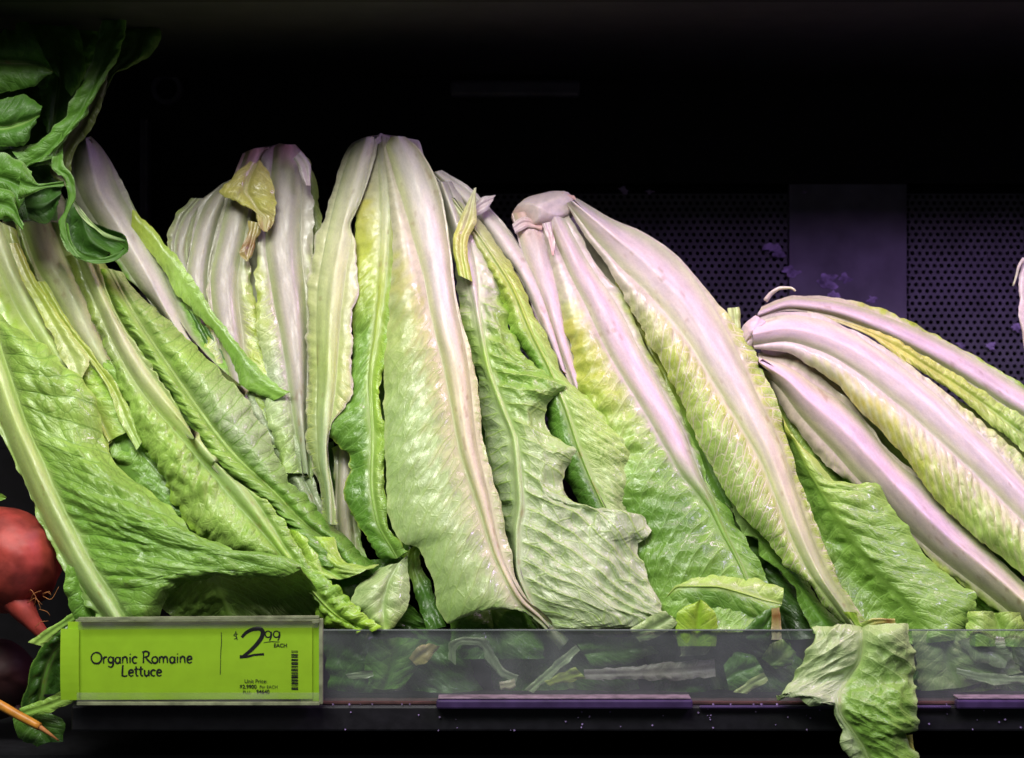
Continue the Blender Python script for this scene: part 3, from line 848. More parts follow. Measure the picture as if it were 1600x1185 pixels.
leaf(B, [(392, 252), (362, 278), (340, 298), (346, 308), (376, 322), (398, 335), (402, 352), (412, 362)], [(400, 256), (388, 282), (384, 300), (392, 312), (402, 328), (414, 342), (414, 354), (416, 362)], [(405, 250), (422, 276), (430, 300), (431, 318), (430, 332), (428, 345), (424, 356), (418, 363)],
     o=6, bl=4, br=4, rib=[3, 3, 2, 2], ribh=.8, blade=[(0, 'wilt'), (.6, 'ylw'), (.85, 'wilt'), (1, 'brown')], ribc='wilt', fe=1, pk=.6, pk0=-1, sp=6, wr=1.6, ruff=1.5, rag=2, res=2.6)
leaf(B, [(388, 345), (386, 375), (378, 396), (386, 408)], None, [(412, 350), (400, 378), (396, 398), (388, 409)], o=14, blade=[(0, 'wilt'), (.6, 'brown'), (1, 'wilt')], fe=0, wr=1.5, rag=2, res=2.4)
# wet grey-green leaf low between its neighbours
leaf(B, [(375, 620), (400, 668), (436, 728), (465, 772), (490, 812)], [(398, 612), (428, 668), (462, 728), (485, 772), (500, 812)], [(402, 612), (440, 638), (470, 692), (488, 750), (504, 808)],
     o=22, ol=4, rib=[3, 3, 2], ribh=.8, bl=5, br=5, blade=[(0, 'sage'), (1, 'grey')], ribc='grey', fe=2, pk=1.2, pk0=-1, sp=9, wr=2, ang=.4)
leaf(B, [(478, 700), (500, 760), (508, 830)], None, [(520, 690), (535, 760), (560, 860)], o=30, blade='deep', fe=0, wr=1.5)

# ---- tall central head
C = head(598, 222, 155, 'tallest romaine head in the middle, long pale ribs and torn veined leaves reaching the guard')
core(C, [(600, 250, 34), (610, 400, 40), (660, 600, 40), (720, 850, 36)], [40, 85, 120, 110], [(0, 'white'), (.3, 'cream'), (.5, 'green'), (1, 'deep')])
blob('stem_base', (602, 230, 154), 50, 22, 14, M_RIB, C, 12, .08, 0.0, cuts=((.5, .8, -.4, .6), (-.3, .8, -.4, .7)), cfun=lambda x, z, y: np.clip(np.array(PIG['white'])[None] * (1 - .25 * sstep(-.2, .8, x)[:, None]) + np.array([.05, .0, .04])[None], 0, 1))
leaf(C, [(564, 217), (550, 224), (535, 248), (520, 295), (503, 340), (489, 380), (482, 425), (476, 520), (478, 600), (477, 670), (488, 722), (500, 760), (506, 810)],
     [(572, 214), (556, 270), (540, 330), (525, 400), (516, 460), (512, 530), (510, 600), (506, 660), (505, 720), (512, 770), (515, 820)],
     [(584, 214), (590, 226), (580, 268), (562, 320), (547, 354), (556, 378), (558, 412), (561, 456), (550, 486), (549, 540), (551, 600), (545, 628), (517, 665), (512, 700), (520, 760), (528, 820)],
     rib=[16, 22, 22, 22, 22, 20, 17, 14, 10, 7, 4], o=-4, ol=16, orr=-2, bl=5, br=3, ribh=4, blade=[(0, 'white'), (.4, 'cream'), (.65, 'pale'), (.85, 'sage'), (1, 'grey')],
     ribc=[(0, 'white'), (.3, 'cream'), (.6, 'pale'), (.8, 'sage'), (1, 'grey')], near=[(0, 'cream'), (1, 'yg')], fe=9, pk=.8, pk0=.6, sp=9, wr=.8, rag=2, striae=4, bare=.2, edge='white', edgew=.25)
leaf(C, [(520, 700), (522, 760), (520, 830), (530, 900)], [(540, 690), (538, 760), (540, 820), (550, 900)], [(552, 700), (558, 760), (562, 830), (580, 900)], rib=[11, 13, 13, 12], o=18, ribh=4, bl=1, br=1, blade=[(0, 'pale'), (1, 'green')], ribc=[(0, 'white'), (1, 'buff')], fe=4, pk=.3, wr=.6)
leaf(C, [(580, 214, 4), (558, 330), (552, 420), (548, 490), (550, 560), (548, 622), (510, 668), (527, 697), (547, 710), (549, 735), (540, 757), (541, 778), (552, 803), (572, 832), (600, 872)],
     [(596, 212, 4), (602, 330), (598, 430), (588, 520), (578, 600), (582, 690), (580, 750), (588, 810), (620, 873)],
     [(608, 214, 4), (622, 310), (631, 414), (627, 446), (625, 505), (614, 552), (600, 578), (593, 607), (597, 650), (620, 690), (602, 715), (601, 738), (603, 768), (607, 792), (604, 812), (616, 838), (638, 862)],
     rib=[8, 9, 8, 6, 4, 3, 3, 2], o=-8, ol=8, orr=-3, bl=2, br=3, ribh=1.2, blade=[(0, 'white'), (.15, 'ylw'), (.3, 'yg'), (.45, 'green'), (.75, 'mid'), (1, 'mid')], side=[(0, 'white'), (.18, 'ylw'), (.34, 'light'), (.6, 'lime'), (.8, 'light'), (1, 'green')],
     ribc=[(0, 'white'), (.2, 'cream'), (.35, 'yg'), (.6, 'light'), (1, 'green')], fe=4, pk=1.1, pk0=.3, sp=9, wr=1.5, ruff=2, rag=2, bare=.1, edge='yg', edgew=.08)
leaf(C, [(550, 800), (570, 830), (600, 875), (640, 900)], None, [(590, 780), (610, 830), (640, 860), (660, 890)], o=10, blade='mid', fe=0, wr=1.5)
# main leaf in front with the long rib
leaf(C, [(610, 214, 4, 0), (599, 234, 2), (606, 290, 0), (612, 360), (612, 420), (608, 480, -2), (604, 545, -2), (598, 600), (600, 660), (602, 730, 0), (606, 800, 0), (632, 850, 0), (654, 858), (662, 876), (676, 906), (680, 938, 3), (700, 975, 6), (735, 958, 8), (775, 930, 8), (812, 950, 16)],
     [(622, 213, 4), (656, 300), (677, 390), (691, 475), (713, 575), (730, 690), (754, 780), (777, 865), (795, 905), (816, 940, 4), (846, 968, 14), (880, 1008, 26)],
     [(634, 214, 4), (654, 232, 2), (690, 304), (704, 393), (715, 475), (742, 575), (757, 690), (782, 785), (800, 868), (808, 905), (826, 938, 4), (854, 964, 14), (884, 1006, 26)],
     rib=[28, 35, 32, 24, 23, 21, 17, 14, 9, 6, 5, 3], o=-20, ol=5, orr=2, bl=6, br=1, ribh=5, blade=[(0, 'white'), (.2, 'cream'), (.33, 'pale'), (.48, 'soft'), (.8, 'soft'), (1, 'green')],
     ribc=[(0, 'white'), (.3, 'white'), (.45, 'buff'), (.9, 'buff'), (1, 'grey')], near=[(0, 'ylw'), (1, 'sage')], fe=6, pk=.5, pk0=.30, sp=10, ang=.5, sign=-1, wr=.6, ruff=1.2, rag=1.6, va=.2, bare=.2, vcol='light', striae=1.6)
# right-hand leaf: stalk above, blistered green blade, ridge of its rib, torn veined lobes below
leaf(C, [(672, 286, 6), (690, 330, 8), (706, 400, 8), (716, 470, 6), (724, 520, 4), (738, 570, 4), (748, 640, 8), (760, 720, 10), (776, 790, 10), (792, 850, 8), (810, 920, 6), (840, 985, 9)],
     [(690, 284), (716, 360), (736, 430), (748, 500), (762, 575), (784, 637), (804, 690), (809, 740), (812, 785), (806, 835), (806, 880), (824, 935, 3), (866, 985, 10)],
     [(706, 284, 8, 0), (744, 352, 8), (775, 410, 8), (790, 470, 6, .26), (835, 565, 0), (870, 585, -2), (886, 602, -4, .47), (867, 617, 0), (853, 640, 2), (865, 677, 2), (902, 705, -2, .58), (888, 728, 2), (880, 755, 2, .64), (905, 783, 0, .67), (960, 796, -2, .69), (1008, 804, -2, .712), (1018, 830, -2, .737), (1000, 856, 0, .765), (1010, 892, 0, .81), (1027, 932, 0, .87), (1038, 958), (1056, 972, 2, .94), (1040, 988, 5), (985, 988, 7), (880, 990, 9)],
     rib=[10, 14, 12, 5, 5, 5, 6, 7, 7, 6, 6, 4], o=-8, ol=3, om=-3, bl=2, br=5, ribh=3, blade=[(0, 'white'), (.22, 'pale'), (.32, 'light'), (.5, 'sage'), (1, 'sage')],
     side=[(0, 'white'), (.2, 'pale'), (.28, 'light'), (.45, 'green'), (.55, 'soft'), (.7, 'sage'), (1, 'sage')], ribc=[(0, 'white'), (.26, 'white'), (.38, 'light'), (.6, 'soft'), (1, 'sage')], fe=4, pk=2.0, pk0=.2, sp=11, ang=.3, sign=-1, wr=1.2, ruff=1.5, rag=2.6, va=.36, vcol='light', bare=.28)
# thin torn sprout standing off the rib
leaf(C, [(716, 430), (708, 380), (724, 330), (742, 294)], None, [(738, 440), (730, 385), (744, 340), (744, 293)], o=-16, blade=[(0, 'yg'), (.5, 'ylw'), (1, 'cream')], fe=0, pk=.1, wr=.6, ruff=.6, rag=.8, res=2.4)
leaf(C, [(742, 318), (755, 308), (774, 304)], None, [(744, 338), (758, 330), (768, 318)], o=-8, blade='pink', fe=0, pk=.1, wr=.6, ruff=.6, rag=1.2, res=2.4)
# ribbon-like leaf with the dark rolled edge
leaf(C, [(690, 306, -9), (729, 362, -9), (757, 421, -9), (780, 456, -9), (806, 530, -8), (838, 580, -5), (852, 640), (866, 700), (884, 750), (912, 800)],
     [(708, 310), (742, 358), (774, 405), (800, 447), (832, 522), (858, 575), (884, 640), (904, 700), (926, 755), (950, 805)],
     [(722, 316), (745, 340), (778, 385), (806, 425), (827, 474), (853, 530), (872, 572), (894, 600), (932, 632), (972, 680), (1002, 708, 2), (990, 732, 3), (993, 756, 3), (978, 790, 4), (975, 815)],
     rib=[4, 5, 5, 5, 4, 3], o=-6, ol=14, om=-4, orr=4, bl=8, br=3, ribh=1.2, blade=[(0, 'cream'), (.25, 'yg'), (.5, 'green'), (.7, 'mid'), (1, 'deep')], side=[(0, 'cream'), (.25, 'yg'), (.5, 'light'), (.75, 'light'), (1, 'soft')],
     ribc=[(0, 'cream'), (.3, 'yg'), (.6, 'light'), (1, 'green')], fe=2, pk=1.2, pk0=.15, sp=7, wr=.9, ruff=1, rag=1.6)
leaf(C, [(676, 270), (712, 320), (760, 372), (806, 425), (836, 490), (868, 570)], [(682, 268), (726, 306), (782, 368), (826, 440), (852, 500), (880, 580)], [(690, 266), (738, 296), (800, 368), (846, 450), (866, 510), (892, 590)], rib=[8, 12, 17, 18, 16, 9],
     o=4, bl=1, br=1, ribh=5, blade=[(0, 'white'), (.7, 'pink'), (1, 'pale')], ribc=[(0, 'white'), (1, 'pink')], fe=6, pk=.1, wr=.3)
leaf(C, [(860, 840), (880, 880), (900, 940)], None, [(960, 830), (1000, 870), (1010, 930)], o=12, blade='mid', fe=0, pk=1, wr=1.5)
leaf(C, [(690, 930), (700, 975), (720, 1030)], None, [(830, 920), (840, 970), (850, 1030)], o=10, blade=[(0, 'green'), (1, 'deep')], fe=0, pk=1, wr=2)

# ---- head with the pink cut stem
Dh = head(850, 318, 135, 'romaine head with a lilac-pink cut stem and one broad rib arching down to the right')
core(Dh, [(870, 350, 30), (940, 480, 38), (1060, 680, 40), (1180, 900, 36)], [45, 85, 110, 90], [(0, 'white'), (.3, 'cream'), (.5, 'light'), (1, 'deep')])


def cut_stem(x, z, y):
    c = np.array(PIG['pink'])[None] * np.ones((len(x), 1)) * 1.05
    r = (sstep(.35, .95, -x - z * .4) * .75)[:, None]
    return np.clip(c * (1 - r) + np.array(PIG['rose'])[None] * r, 0, .85)


blob('stem_base', (850, 330, 130), 54, 30, 18, M_RIB, Dh, 22, .07, 0.28, cut_stem, cuts=((.15, .9, -.45, .72), (-.8, .1, -.6, .70), (.5, .2, -.8, .8)))
leaf(Dh, [(800, 334), (812, 385), (822, 421), (850, 480), (880, 570), (905, 650)], [(822, 330), (845, 410), (862, 470), (880, 540), (900, 600), (920, 660)], [(850, 334), (886, 430), (892, 490), (900, 560), (912, 620), (930, 660)],
     o=4, rib=[26, 26, 20, 14, 9, 6], ribh=5, bl=2, br=2, blade=[(0, 'pink'), (.5, 'cream'), (1, 'pale')], ribc=[(0, 'rose'), (.18, 'pink'), (1, 'pink')], fe=7, pk=.3, wr=.5, bare=.5)
leaf(Dh, [(842, 338), (852, 378), (868, 440), (884, 510), (898, 580), (912, 640), (930, 690), (950, 715), (950, 760), (970, 800), (985, 845), (980, 890), (1000, 940), (1060, 995)],
     [(862, 328), (874, 356), (906, 420), (940, 478), (972, 542), (1014, 613), (1043, 663), (1072, 722), (1104, 776), (1130, 830), (1162, 895), (1190, 985)],
     [(882, 326), (900, 356), (934, 416), (973, 462), (1006, 535), (1042, 599), (1070, 655), (1094, 712), (1112, 765, 0, .655), (1140, 795), (1156, 825), (1170, 860), (1202, 908), (1214, 985)],
     rib=[14, 18, 23, 27, 27, 25, 23, 18, 6, 4, 3, 2], o=-4, ol=6, orr=3, bl=6, br=1.5, ribh=3.2, blade=[(0, 'cream'), (.2, 'ylw'), (.38, 'yg'), (.5, 'light'), (.6, 'green'), (.7, 'mid'), (1, 'green')],
     ribc=[(0, 'pink'), (.56, 'pink'), (.72, 'green'), (1, 'green')], near=[(0, 'cream'), (.4, 'pale'), (.6, 'green'), (1, 'green')], fe=4, pk=1.1, pk0=.3, sp=11, ang=.5, sign=-1, wr=1.5, ruff=1.5, rag=2, va=.25, bare=.15)
# rolled strip between the two ribs
leaf(Dh, [(960, 440), (1000, 520), (1040, 600), (1078, 700), (1112, 775), (1134, 798)], None, [(974, 445), (1018, 520), (1064, 600), (1110, 700), (1134, 760), (1144, 792)], o=5, bl=4, br=2, blade=[(0, 'ylw'), (.4, 'yg'), (.7, 'green'), (1, 'deep')], fe=0, pk=.5, pk0=.5, wr=.7, ruff=1, rag=1)
# the arching leaf
leaf(Dh, [(884, 318), (916, 372), (940, 402), (972, 457), (998, 505), (1030, 560), (1062, 625), (1086, 680), (1104, 712), (1122, 747), (1142, 783), (1176, 825), (1202, 848), (1236, 890), (1268, 922), (1292, 952, 4), (1330, 990, 16)],
     [(894, 314), (960, 368), (1014, 412), (1062, 462), (1104, 524), (1142, 592), (1176, 655), (1206, 712), (1228, 772), (1252, 836), (1282, 900), (1322, 960, 8), (1345, 1000, 22)],
     [(902, 310), (960, 344), (1010, 365), (1062, 404), (1098, 444), (1134, 490), (1170, 535), (1200, 598), (1220, 648), (1238, 715), (1256, 770), (1276, 822), (1298, 878), (1326, 930, 2), (1364, 990, 10)],
     rib=[10, 28, 40, 40, 36, 32, 27, 23, 20, 18, 15, 12, 8], o=-10, ol=4, om=-4, orr=10, bl=6, br=-1, ribh=2, blade=[(0, 'white'), (.2, 'cream'), (.36, 'yg'), (.55, 'light'), (.8, 'light'), (1, 'green')],
     ribc=[(0, 'pink'), (.4, 'white'), (.7, 'cream'), (1, 'soft')], near=[(0, 'cream'), (.5, 'yg'), (1, 'light')], fe=3.5, pk=.8, pk0=.22, sp=8.5, ang=.75, sign=1, wr=.6, ruff=1.2, rag=1.6, va=.5, bare=.24, vcol='cream')
leaf(Dh, [(1130, 780, 0), (1146, 800), (1160, 832), (1182, 842), (1188, 864), (1210, 882), (1238, 918), (1252, 948), (1272, 990)], None, [(1150, 780), (1180, 822), (1206, 848), (1240, 890), (1262, 912), (1272, 930), (1300, 960), (1320, 980), (1335, 995)],
     o=6, ol=-2, orr=8, bl=-2, br=-2, blade=[(0, 'soft'), (.4, 'green'), (1, 'mid')], fe=0, pk=.6, pk0=-1, wr=1.2, ruff=1.2, rag=2)
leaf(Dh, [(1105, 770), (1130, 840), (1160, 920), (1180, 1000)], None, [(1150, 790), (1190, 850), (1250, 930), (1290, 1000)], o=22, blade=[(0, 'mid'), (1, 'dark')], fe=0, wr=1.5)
for L_, R_, o_ in (([(800, 350), (818, 340), (850, 348)], [(806, 366), (826, 356), (846, 360)], -2), ([(862, 318), (880, 300), (896, 302)], [(872, 330), (892, 322), (908, 326)], -1), ([(846, 350), (856, 372), (862, 398)], [(862, 346), (866, 372), (866, 400)], -10)):
    leaf(Dh, L_, None, R_, o=o_, name='torn_skin', blade=[(0, 'pink'), (1, 'rose')], fe=0, pk=.1, wr=1.0, ruff=1.2, rag=1.5, res=2.2)
for L_, R_, o_ in (([(586, 216), (596, 206), (610, 212)], [(588, 226), (600, 224), (614, 224)], -4), ([(636, 216), (652, 220), (662, 244)], [(630, 228), (644, 234), (656, 250)], -4), ([(470, 236), (486, 256), (488, 290)], [(458, 248), (468, 268), (476, 290)], 4)):
    leaf(C if L_[0][0] > 500 else B, L_, None, R_, o=o_, name='torn_skin', blade=[(0, 'white'), (1, 'pink')], fe=0, pk=.1, wr=1.0, ruff=1.2, rag=1.5, res=2.2)
leaf(Dh, [(1138, 520), (1139, 502), (1138, 482)], None, [(1160, 522), (1158, 500), (1155, 480)], o=10, blade='pale', fe=0, pk=0.1, wr=.8, ruff=.5, rag=1.5, res=2)

# ---- head lying over at the right
E = head(1175, 515, 100, 'romaine head lying over to the right, thick pink-white ribs fanning from its narrow base')
core(E, [(1200, 530, 30), (1330, 610, 36), (1480, 720, 40), (1640, 850, 40)], [28, 70, 95, 100], [(0, 'white'), (.3, 'cream'), (.5, 'light'), (1, 'mid')])
blob('stem_base', (1176, 524, 96), 17, 34, 12, M_RIB, E, 31, .18, -0.5, lambda x, z, y: np.array(PIG['pink'])[None] * np.ones((len(x), 1)))
tube('tendril', curve_pts([(1196, 470, 88), (1206, 458, 86), (1222, 450, 84), (1236, 450, 82), (1243, 455, 81)], 14), np.linspace(4.5, 1.6, 14) * S, M_RIB, E, 8, 0, 3, 1, 0, [(0, 'pink'), (1, 'cream')])
leaf(E, [(1190, 480), (1240, 462), (1290, 463), (1372, 484), (1456, 521), (1514, 552), (1574, 588), (1640, 630), (1720, 690)],
     [(1184, 490), (1236, 474), (1290, 480), (1370, 505), (1450, 542), (1510, 574), (1580, 618), (1640, 655), (1720, 720)],
     [(1182, 500), (1232, 486), (1290, 496), (1370, 526), (1440, 560), (1500, 600), (1570, 650), (1630, 690), (1720, 760)],
     rib=[8, 11, 15, 19, 22, 23, 22, 20], o=16, ol=6, orr=0, bl=1, br=2, ribh=5, blade=[(0, 'ylw'), (.4, 'yg'), (.7, 'light'), (1, 'light')], ribc=[(0, 'pink'), (.5, 'pink'), (1, 'white')], fe=2, pk=.7, pk0=.3, sp=7, wr=1, bare=.2)
leaf(E, [(1262, 486), (1341, 508), (1399, 530), (1456, 564), (1514, 597), (1558, 625), (1600, 655), (1680, 710)], None, [(1262, 494), (1319, 508), (1370, 532), (1416, 566), (1462, 595), (1508, 628), (1542, 658), (1602, 706), (1680, 780)],
     o=8, bl=3, br=3, blade=[(0, 'cream'), (.2, 'ylw'), (.5, 'yg'), (.75, 'light'), (1, 'light')], fe=0, pk=1.2, pk0=.3, sp=6, wr=1.4, ruff=1.5, rag=1.4)
leaf(E, [(1180, 500), (1226, 488), (1270, 489), (1313, 506), (1370, 535), (1428, 575), (1486, 620), (1542, 666), (1600, 720), (1680, 800)],
     [(1176, 522), (1228, 513), (1284, 524), (1340, 550), (1400, 592), (1460, 640), (1520, 694), (1570, 744), (1630, 810), (1690, 890)],
     [(1178, 545), (1226, 550), (1264, 570), (1302, 598), (1342, 640), (1384, 683), (1428, 734), (1467, 783), (1513, 828), (1564, 871), (1600, 898), (1680, 960)],
     rib=[20, 26, 32, 36, 38, 38, 36, 32, 28], o=-4, ol=4, om=-3, orr=2, bl=1, br=5, ribh=3, blade=[(0, 'cream'), (.3, 'ylw'), (.5, 'yg'), (.7, 'light'), (1, 'light')], ribc=[(0, 'pink'), (.5, 'white'), (.8, 'white'), (1, 'pale')],
     near=[(0, 'cream'), (1, 'pale')], fe=7, pk=1.0, pk0=.42, sp=8, ang=.7, wr=.9, ruff=1.4, rag=1.2, va=.25, bare=.08)
leaf(E, [(1184, 552), (1236, 560), (1270, 581), (1308, 610), (1346, 650), (1397, 715), (1443, 752), (1488, 804), (1549, 862), (1600, 912), (1680, 980)],
     [(1186, 566), (1228, 592), (1264, 626), (1310, 664), (1352, 706), (1394, 752), (1436, 796), (1490, 846), (1550, 895), (1610, 948), (1680, 1010)],
     [(1188, 578), (1207, 608), (1232, 652), (1272, 708), (1308, 742), (1350, 772), (1398, 815), (1440, 856), (1490, 905), (1550, 950), (1600, 985), (1680, 1040)],
     rib=[11, 26, 38, 44, 44, 42, 38, 36, 32, 28], o=4, ol=2, om=-5, orr=9, bl=1, br=3, ribh=4, blade=[(0, 'ylw'), (.4, 'yg'), (1, 'light')], ribc=[(0, 'pink'), (.6, 'pink'), (.85, 'cream'), (1, 'light')], fe=4, pk=.3, wr=.5, bare=.4)
leaf(E, [(1210, 636, 6), (1224, 720, 6), (1250, 800, 4), (1280, 880, 2), (1330, 960), (1370, 1010)], [(1222, 652), (1262, 735), (1310, 815), (1366, 890), (1420, 950), (1450, 1005)],
     [(1230, 678), (1270, 716), (1302, 748), (1332, 756), (1366, 756), (1382, 778), (1396, 800), (1420, 824), (1438, 860), (1466, 885), (1494, 912), (1520, 938), (1517, 960), (1500, 1000)],
     rib=None, o=0, ol=10, om=0, orr=3, bl=-5, br=5, ribh=.8, blade=[(0, 'light'), (.3, 'green'), (1, 'green')], side=[(0, 'yg'), (.2, 'light'), (.5, 'green'), (1, 'green')], ribc=[(0, 'yg'), (1, 'light')], fe=2, pk=1.9, pk0=.1, sp=12, ang=.5, sign=1, wr=1.4, ruff=1.2, rag=1.6, va=.25)
leaf(E, [(1192, 590), (1215, 650), (1250, 730), (1320, 830)], None, [(1230, 590), (1290, 660), (1360, 740), (1440, 840)], o=24, blade=[(0, 'yg'), (.5, 'light'), (1, 'mid')], fe=0, pk=.6, wr=1)
leaf(E, [(1400, 800), (1430, 860), (1470, 930), (1510, 1000)], None, [(1460, 850), (1530, 920), (1600, 975), (1680, 1040)], o=26, blade=[(0, 'light'), (1, 'mid')], fe=0, pk=1, wr=1.5)
leaf(E, [(1516, 1010), (1514, 985), (1518, 958)], None, [(1612, 1010), (1608, 985), (1590, 958)], o=-1, blade=[(0, 'green'), (1, 'light')], fe=0, pk=1.2, pk0=-1, wr=2, ruff=2, rag=2)

# ---- head just entering at the right edge
F_ = head(1660, 405, 120, 'romaine stalk tip barely entering the photo at the right edge, hooked root hair beside it')
core(F_, [(1665, 420, 24), (1690, 560, 30), (1740, 760, 34), (1790, 940, 30)], [40, 75, 90, 80], [(0, 'white'), (.4, 'cream'), (1, 'light')])
leaf(F_, [(1602, 400), (1592, 436), (1593, 490), (1600, 545), (1640, 700), (1690, 960)], [(1626, 400), (1620, 450), (1624, 520), (1640, 580), (1690, 700), (1750, 970)], [(1660, 402), (1660, 460), (1664, 540), (1690, 600), (1750, 700), (1830, 960)],
     rib=[18, 24, 24, 20, 14, 8], o=8, ol=4, ribh=5, bl=2, br=4, blade=[(0, 'white'), (.5, 'yg'), (1, 'light')], ribc=[(0, 'pink'), (1, 'white')], fe=6, pk=.6, pk0=.5, bare=.3, wr=.6)
leaf(F_, [(1655, 400), (1660, 470), (1680, 560), (1745, 700), (1790, 960)], [(1690, 402), (1700, 470), (1730, 560), (1790, 700), (1860, 975)], [(1725, 410), (1750, 480), (1780, 560), (1850, 700), (1950, 960)],
     rib=[18, 24, 20, 12, 6], o=10, orr=8, ribh=5, bl=4, br=4, blade=[(0, 'white'), (.4, 'yg'), (1, 'light')], ribc='pink', fe=7, pk=.6, pk0=.4, bare=.3, wr=.6)
tube('root_hair', curve_pts([(1600, 404, 118), (1592, 416, 117), (1588, 432, 116), (1583, 447, 115)], 10), np.linspace(3.2, 1.5, 10) * S, M_RIB, F_, 8, 0, 3, 1, 0, [(0, 'pink'), (1, 'cream')])

# ------------------------------------------------------------------ dark leafy greens hanging in at the top left
def flat_depth(d0, ky=0.0, y0=200):
    return lambda y: d0 + (np.asarray(y, float) - y0) * ky


K = empty('leafy_greens', tuple(P(40, 200, 60)), 'bunch of dark green leafy tops lying on the leftmost romaine head', 'greens')
KC = dict(mat=M_COLL, ribmat=M_COLL, fe=1.5, va=.08, pk=.7, pk0=-1, sp=13, wr=1.6, rag=1.6, ruff=2.0)


def kleaf(L, M, R, d, blade, edge=None, ky=-0.05, **kw):
    a = dict(KC); a.update(kw)
    return leaf(K, L, M, R, depth=flat_depth(d + 20, ky), blade=blade, edge=edge, edgew=.10, **a)


kleaf([(-60, -30), (-50, 120), (-40, 260), (0, 340)], [(40, -40), (50, 110), (40, 240), (50, 330)], [(170, -30), (150, 70), (110, 190), (92, 270)], 118, 'collardd', bl=8, br=8, fe=0)
kleaf([(-20, 230), (-10, 290), (10, 345)], None, [(80, 230), (95, 290), (90, 345)], 80, 'collardd', bl=6, br=6)
kleaf([(46, 30), (48, 80), (60, 130), (70, 200)], [(110, -20), (100, 60), (92, 130), (80, 220)], [(170, -10), (165, 50), (140, 120), (110, 200)], 96, 'collard', bl=6, br=6, rib=[4, 3, 2], ribh=1, ribc='collard')
kleaf([(190, -10), (196, 24), (188, 76), (168, 112), (150, 150)], [(215, -14), (222, 28), (212, 80), (184, 108), (154, 156)], [(228, -8), (236, 32), (252, 62), (232, 90), (176, 118), (160, 160)], 84, [(0, 'collard'), (1, 'olive')], bl=4, br=6)
kleaf([(163, 18), (152, 60), (140, 104), (116, 152), (90, 192), (52, 228), (20, 240)], [(182, 10), (176, 55), (158, 106), (134, 160), (106, 204), (74, 240), (40, 262)],
      [(197, 0), (198, 48), (184, 84), (166, 114), (154, 146), (134, 180), (108, 214), (86, 246)], 58, [(0, 'collard'), (.4, 'collardl'), (1, 'collardl')], edge='collarde', bl=3, br=5, o=0, rag=1.0)
kleaf([(150, 120), (130, 165), (104, 205), (84, 250), (80, 268), (100, 290)], None, [(170, 112), (162, 150), (144, 200), (118, 236), (110, 262), (114, 300)], 68, [(0, 'olive'), (1, 'olive')], bl=3, br=3)
kleaf([(-40, 60), (0, 54), (44, 34)], [(-50, 90), (0, 96), (60, 100), (82, 112)], [(-40, 150), (0, 146), (46, 136), (78, 120)], 50, [(0, 'collardl'), (1, 'collard')], bl=6, br=5, ruff=2.5, rib=[3, 2, 1], ribh=.8, ribc='collardl')
kleaf([(44, 34), (50, 76), (62, 96), (84, 108)], None, [(110, 44), (128, 70), (132, 110), (110, 150)], 72, 'collard', bl=5, br=4)
kleaf([(-30, 170), (0, 160), (34, 150), (66, 166)], [(-30, 200), (0, 200), (40, 190), (62, 180)], [(-30, 240), (0, 230), (36, 228), (50, 200)], 52, 'collard', edge='collardl', bl=5, br=5, rib=[3, 2, 1], ribh=.8, ribc='collardl')
kleaf([(-30, 240), (20, 232), (60, 222), (98, 196)], None, [(-30, 262), (20, 262), (70, 256), (98, 268)], 60, [(0, 'collardd'), (1, 'collardl')], bl=4, br=4)
kleaf([(-30, 250), (0, 245), (30, 250), (50, 268)], [(-30, 275), (0, 278), (30, 290), (44, 300)], [(-30, 300), (-4, 298), (12, 304), (30, 330)], 44, 'collardl', edge='collarde', bl=5, br=5)
# lobes curling forward, dark hollow inside, pale rim
kleaf([(34, 258), (44, 272), (62, 288), (100, 284)], None, [(28, 312), (40, 310), (62, 296), (100, 290)], 36, 'collardl', edge='collarde', bl=6, br=4)
kleaf([(36, 306), (60, 292), (98, 288)], None, [(46, 344), (70, 352), (92, 320)], 58, 'collardd', bl=-8, br=-8)
kleaf([(-30, 290), (0, 292), (20, 300), (30, 330), (36, 352)], None, [(-30, 345), (0, 344), (20, 345), (30, 356), (36, 360)], 34, 'collardl', edge='collarde', bl=6, br=5)
kleaf([(84, 246), (80, 262), (98, 272), (106, 300), (98, 326), (88, 350), (96, 376), (106, 392)], [(92, 244), (90, 262), (106, 276), (114, 306), (106, 330), (98, 352), (104, 378), (116, 400)], [(98, 242), (100, 258), (112, 276), (120, 308), (112, 324), (104, 345), (110, 378), (126, 402)], 32, 'collardl', edge='collarde', bl=3, br=3)
kleaf([(106, 310), (100, 344), (104, 376), (122, 402), (152, 411)], [(122, 322), (130, 350), (140, 374), (158, 388), (172, 396)], [(112, 312), (136, 342), (160, 358), (194, 371), (198, 390), (184, 404)], 62, [(0, 'collardd'), (1, 'collard')], bl=-8, br=-8, rag=1)
kleaf([(98, 344), (103, 376), (121, 403), (152, 412), (184, 405), (198, 390)], None, [(106, 350), (112, 376), (128, 396), (154, 403), (180, 397), (194, 388)], 34, [(0, 'collardl'), (1, 'collard')], bl=2, br=2, rag=.8)
kleaf([(106, 306), (126, 326), (142, 346), (162, 362), (196, 374)], None, [(110, 312), (128, 340), (146, 356), (166, 372), (194, 380)], 40, [(0, 'sage'), (.5, 'soft'), (1, 'collardd')], bl=1, br=1, rag=1)

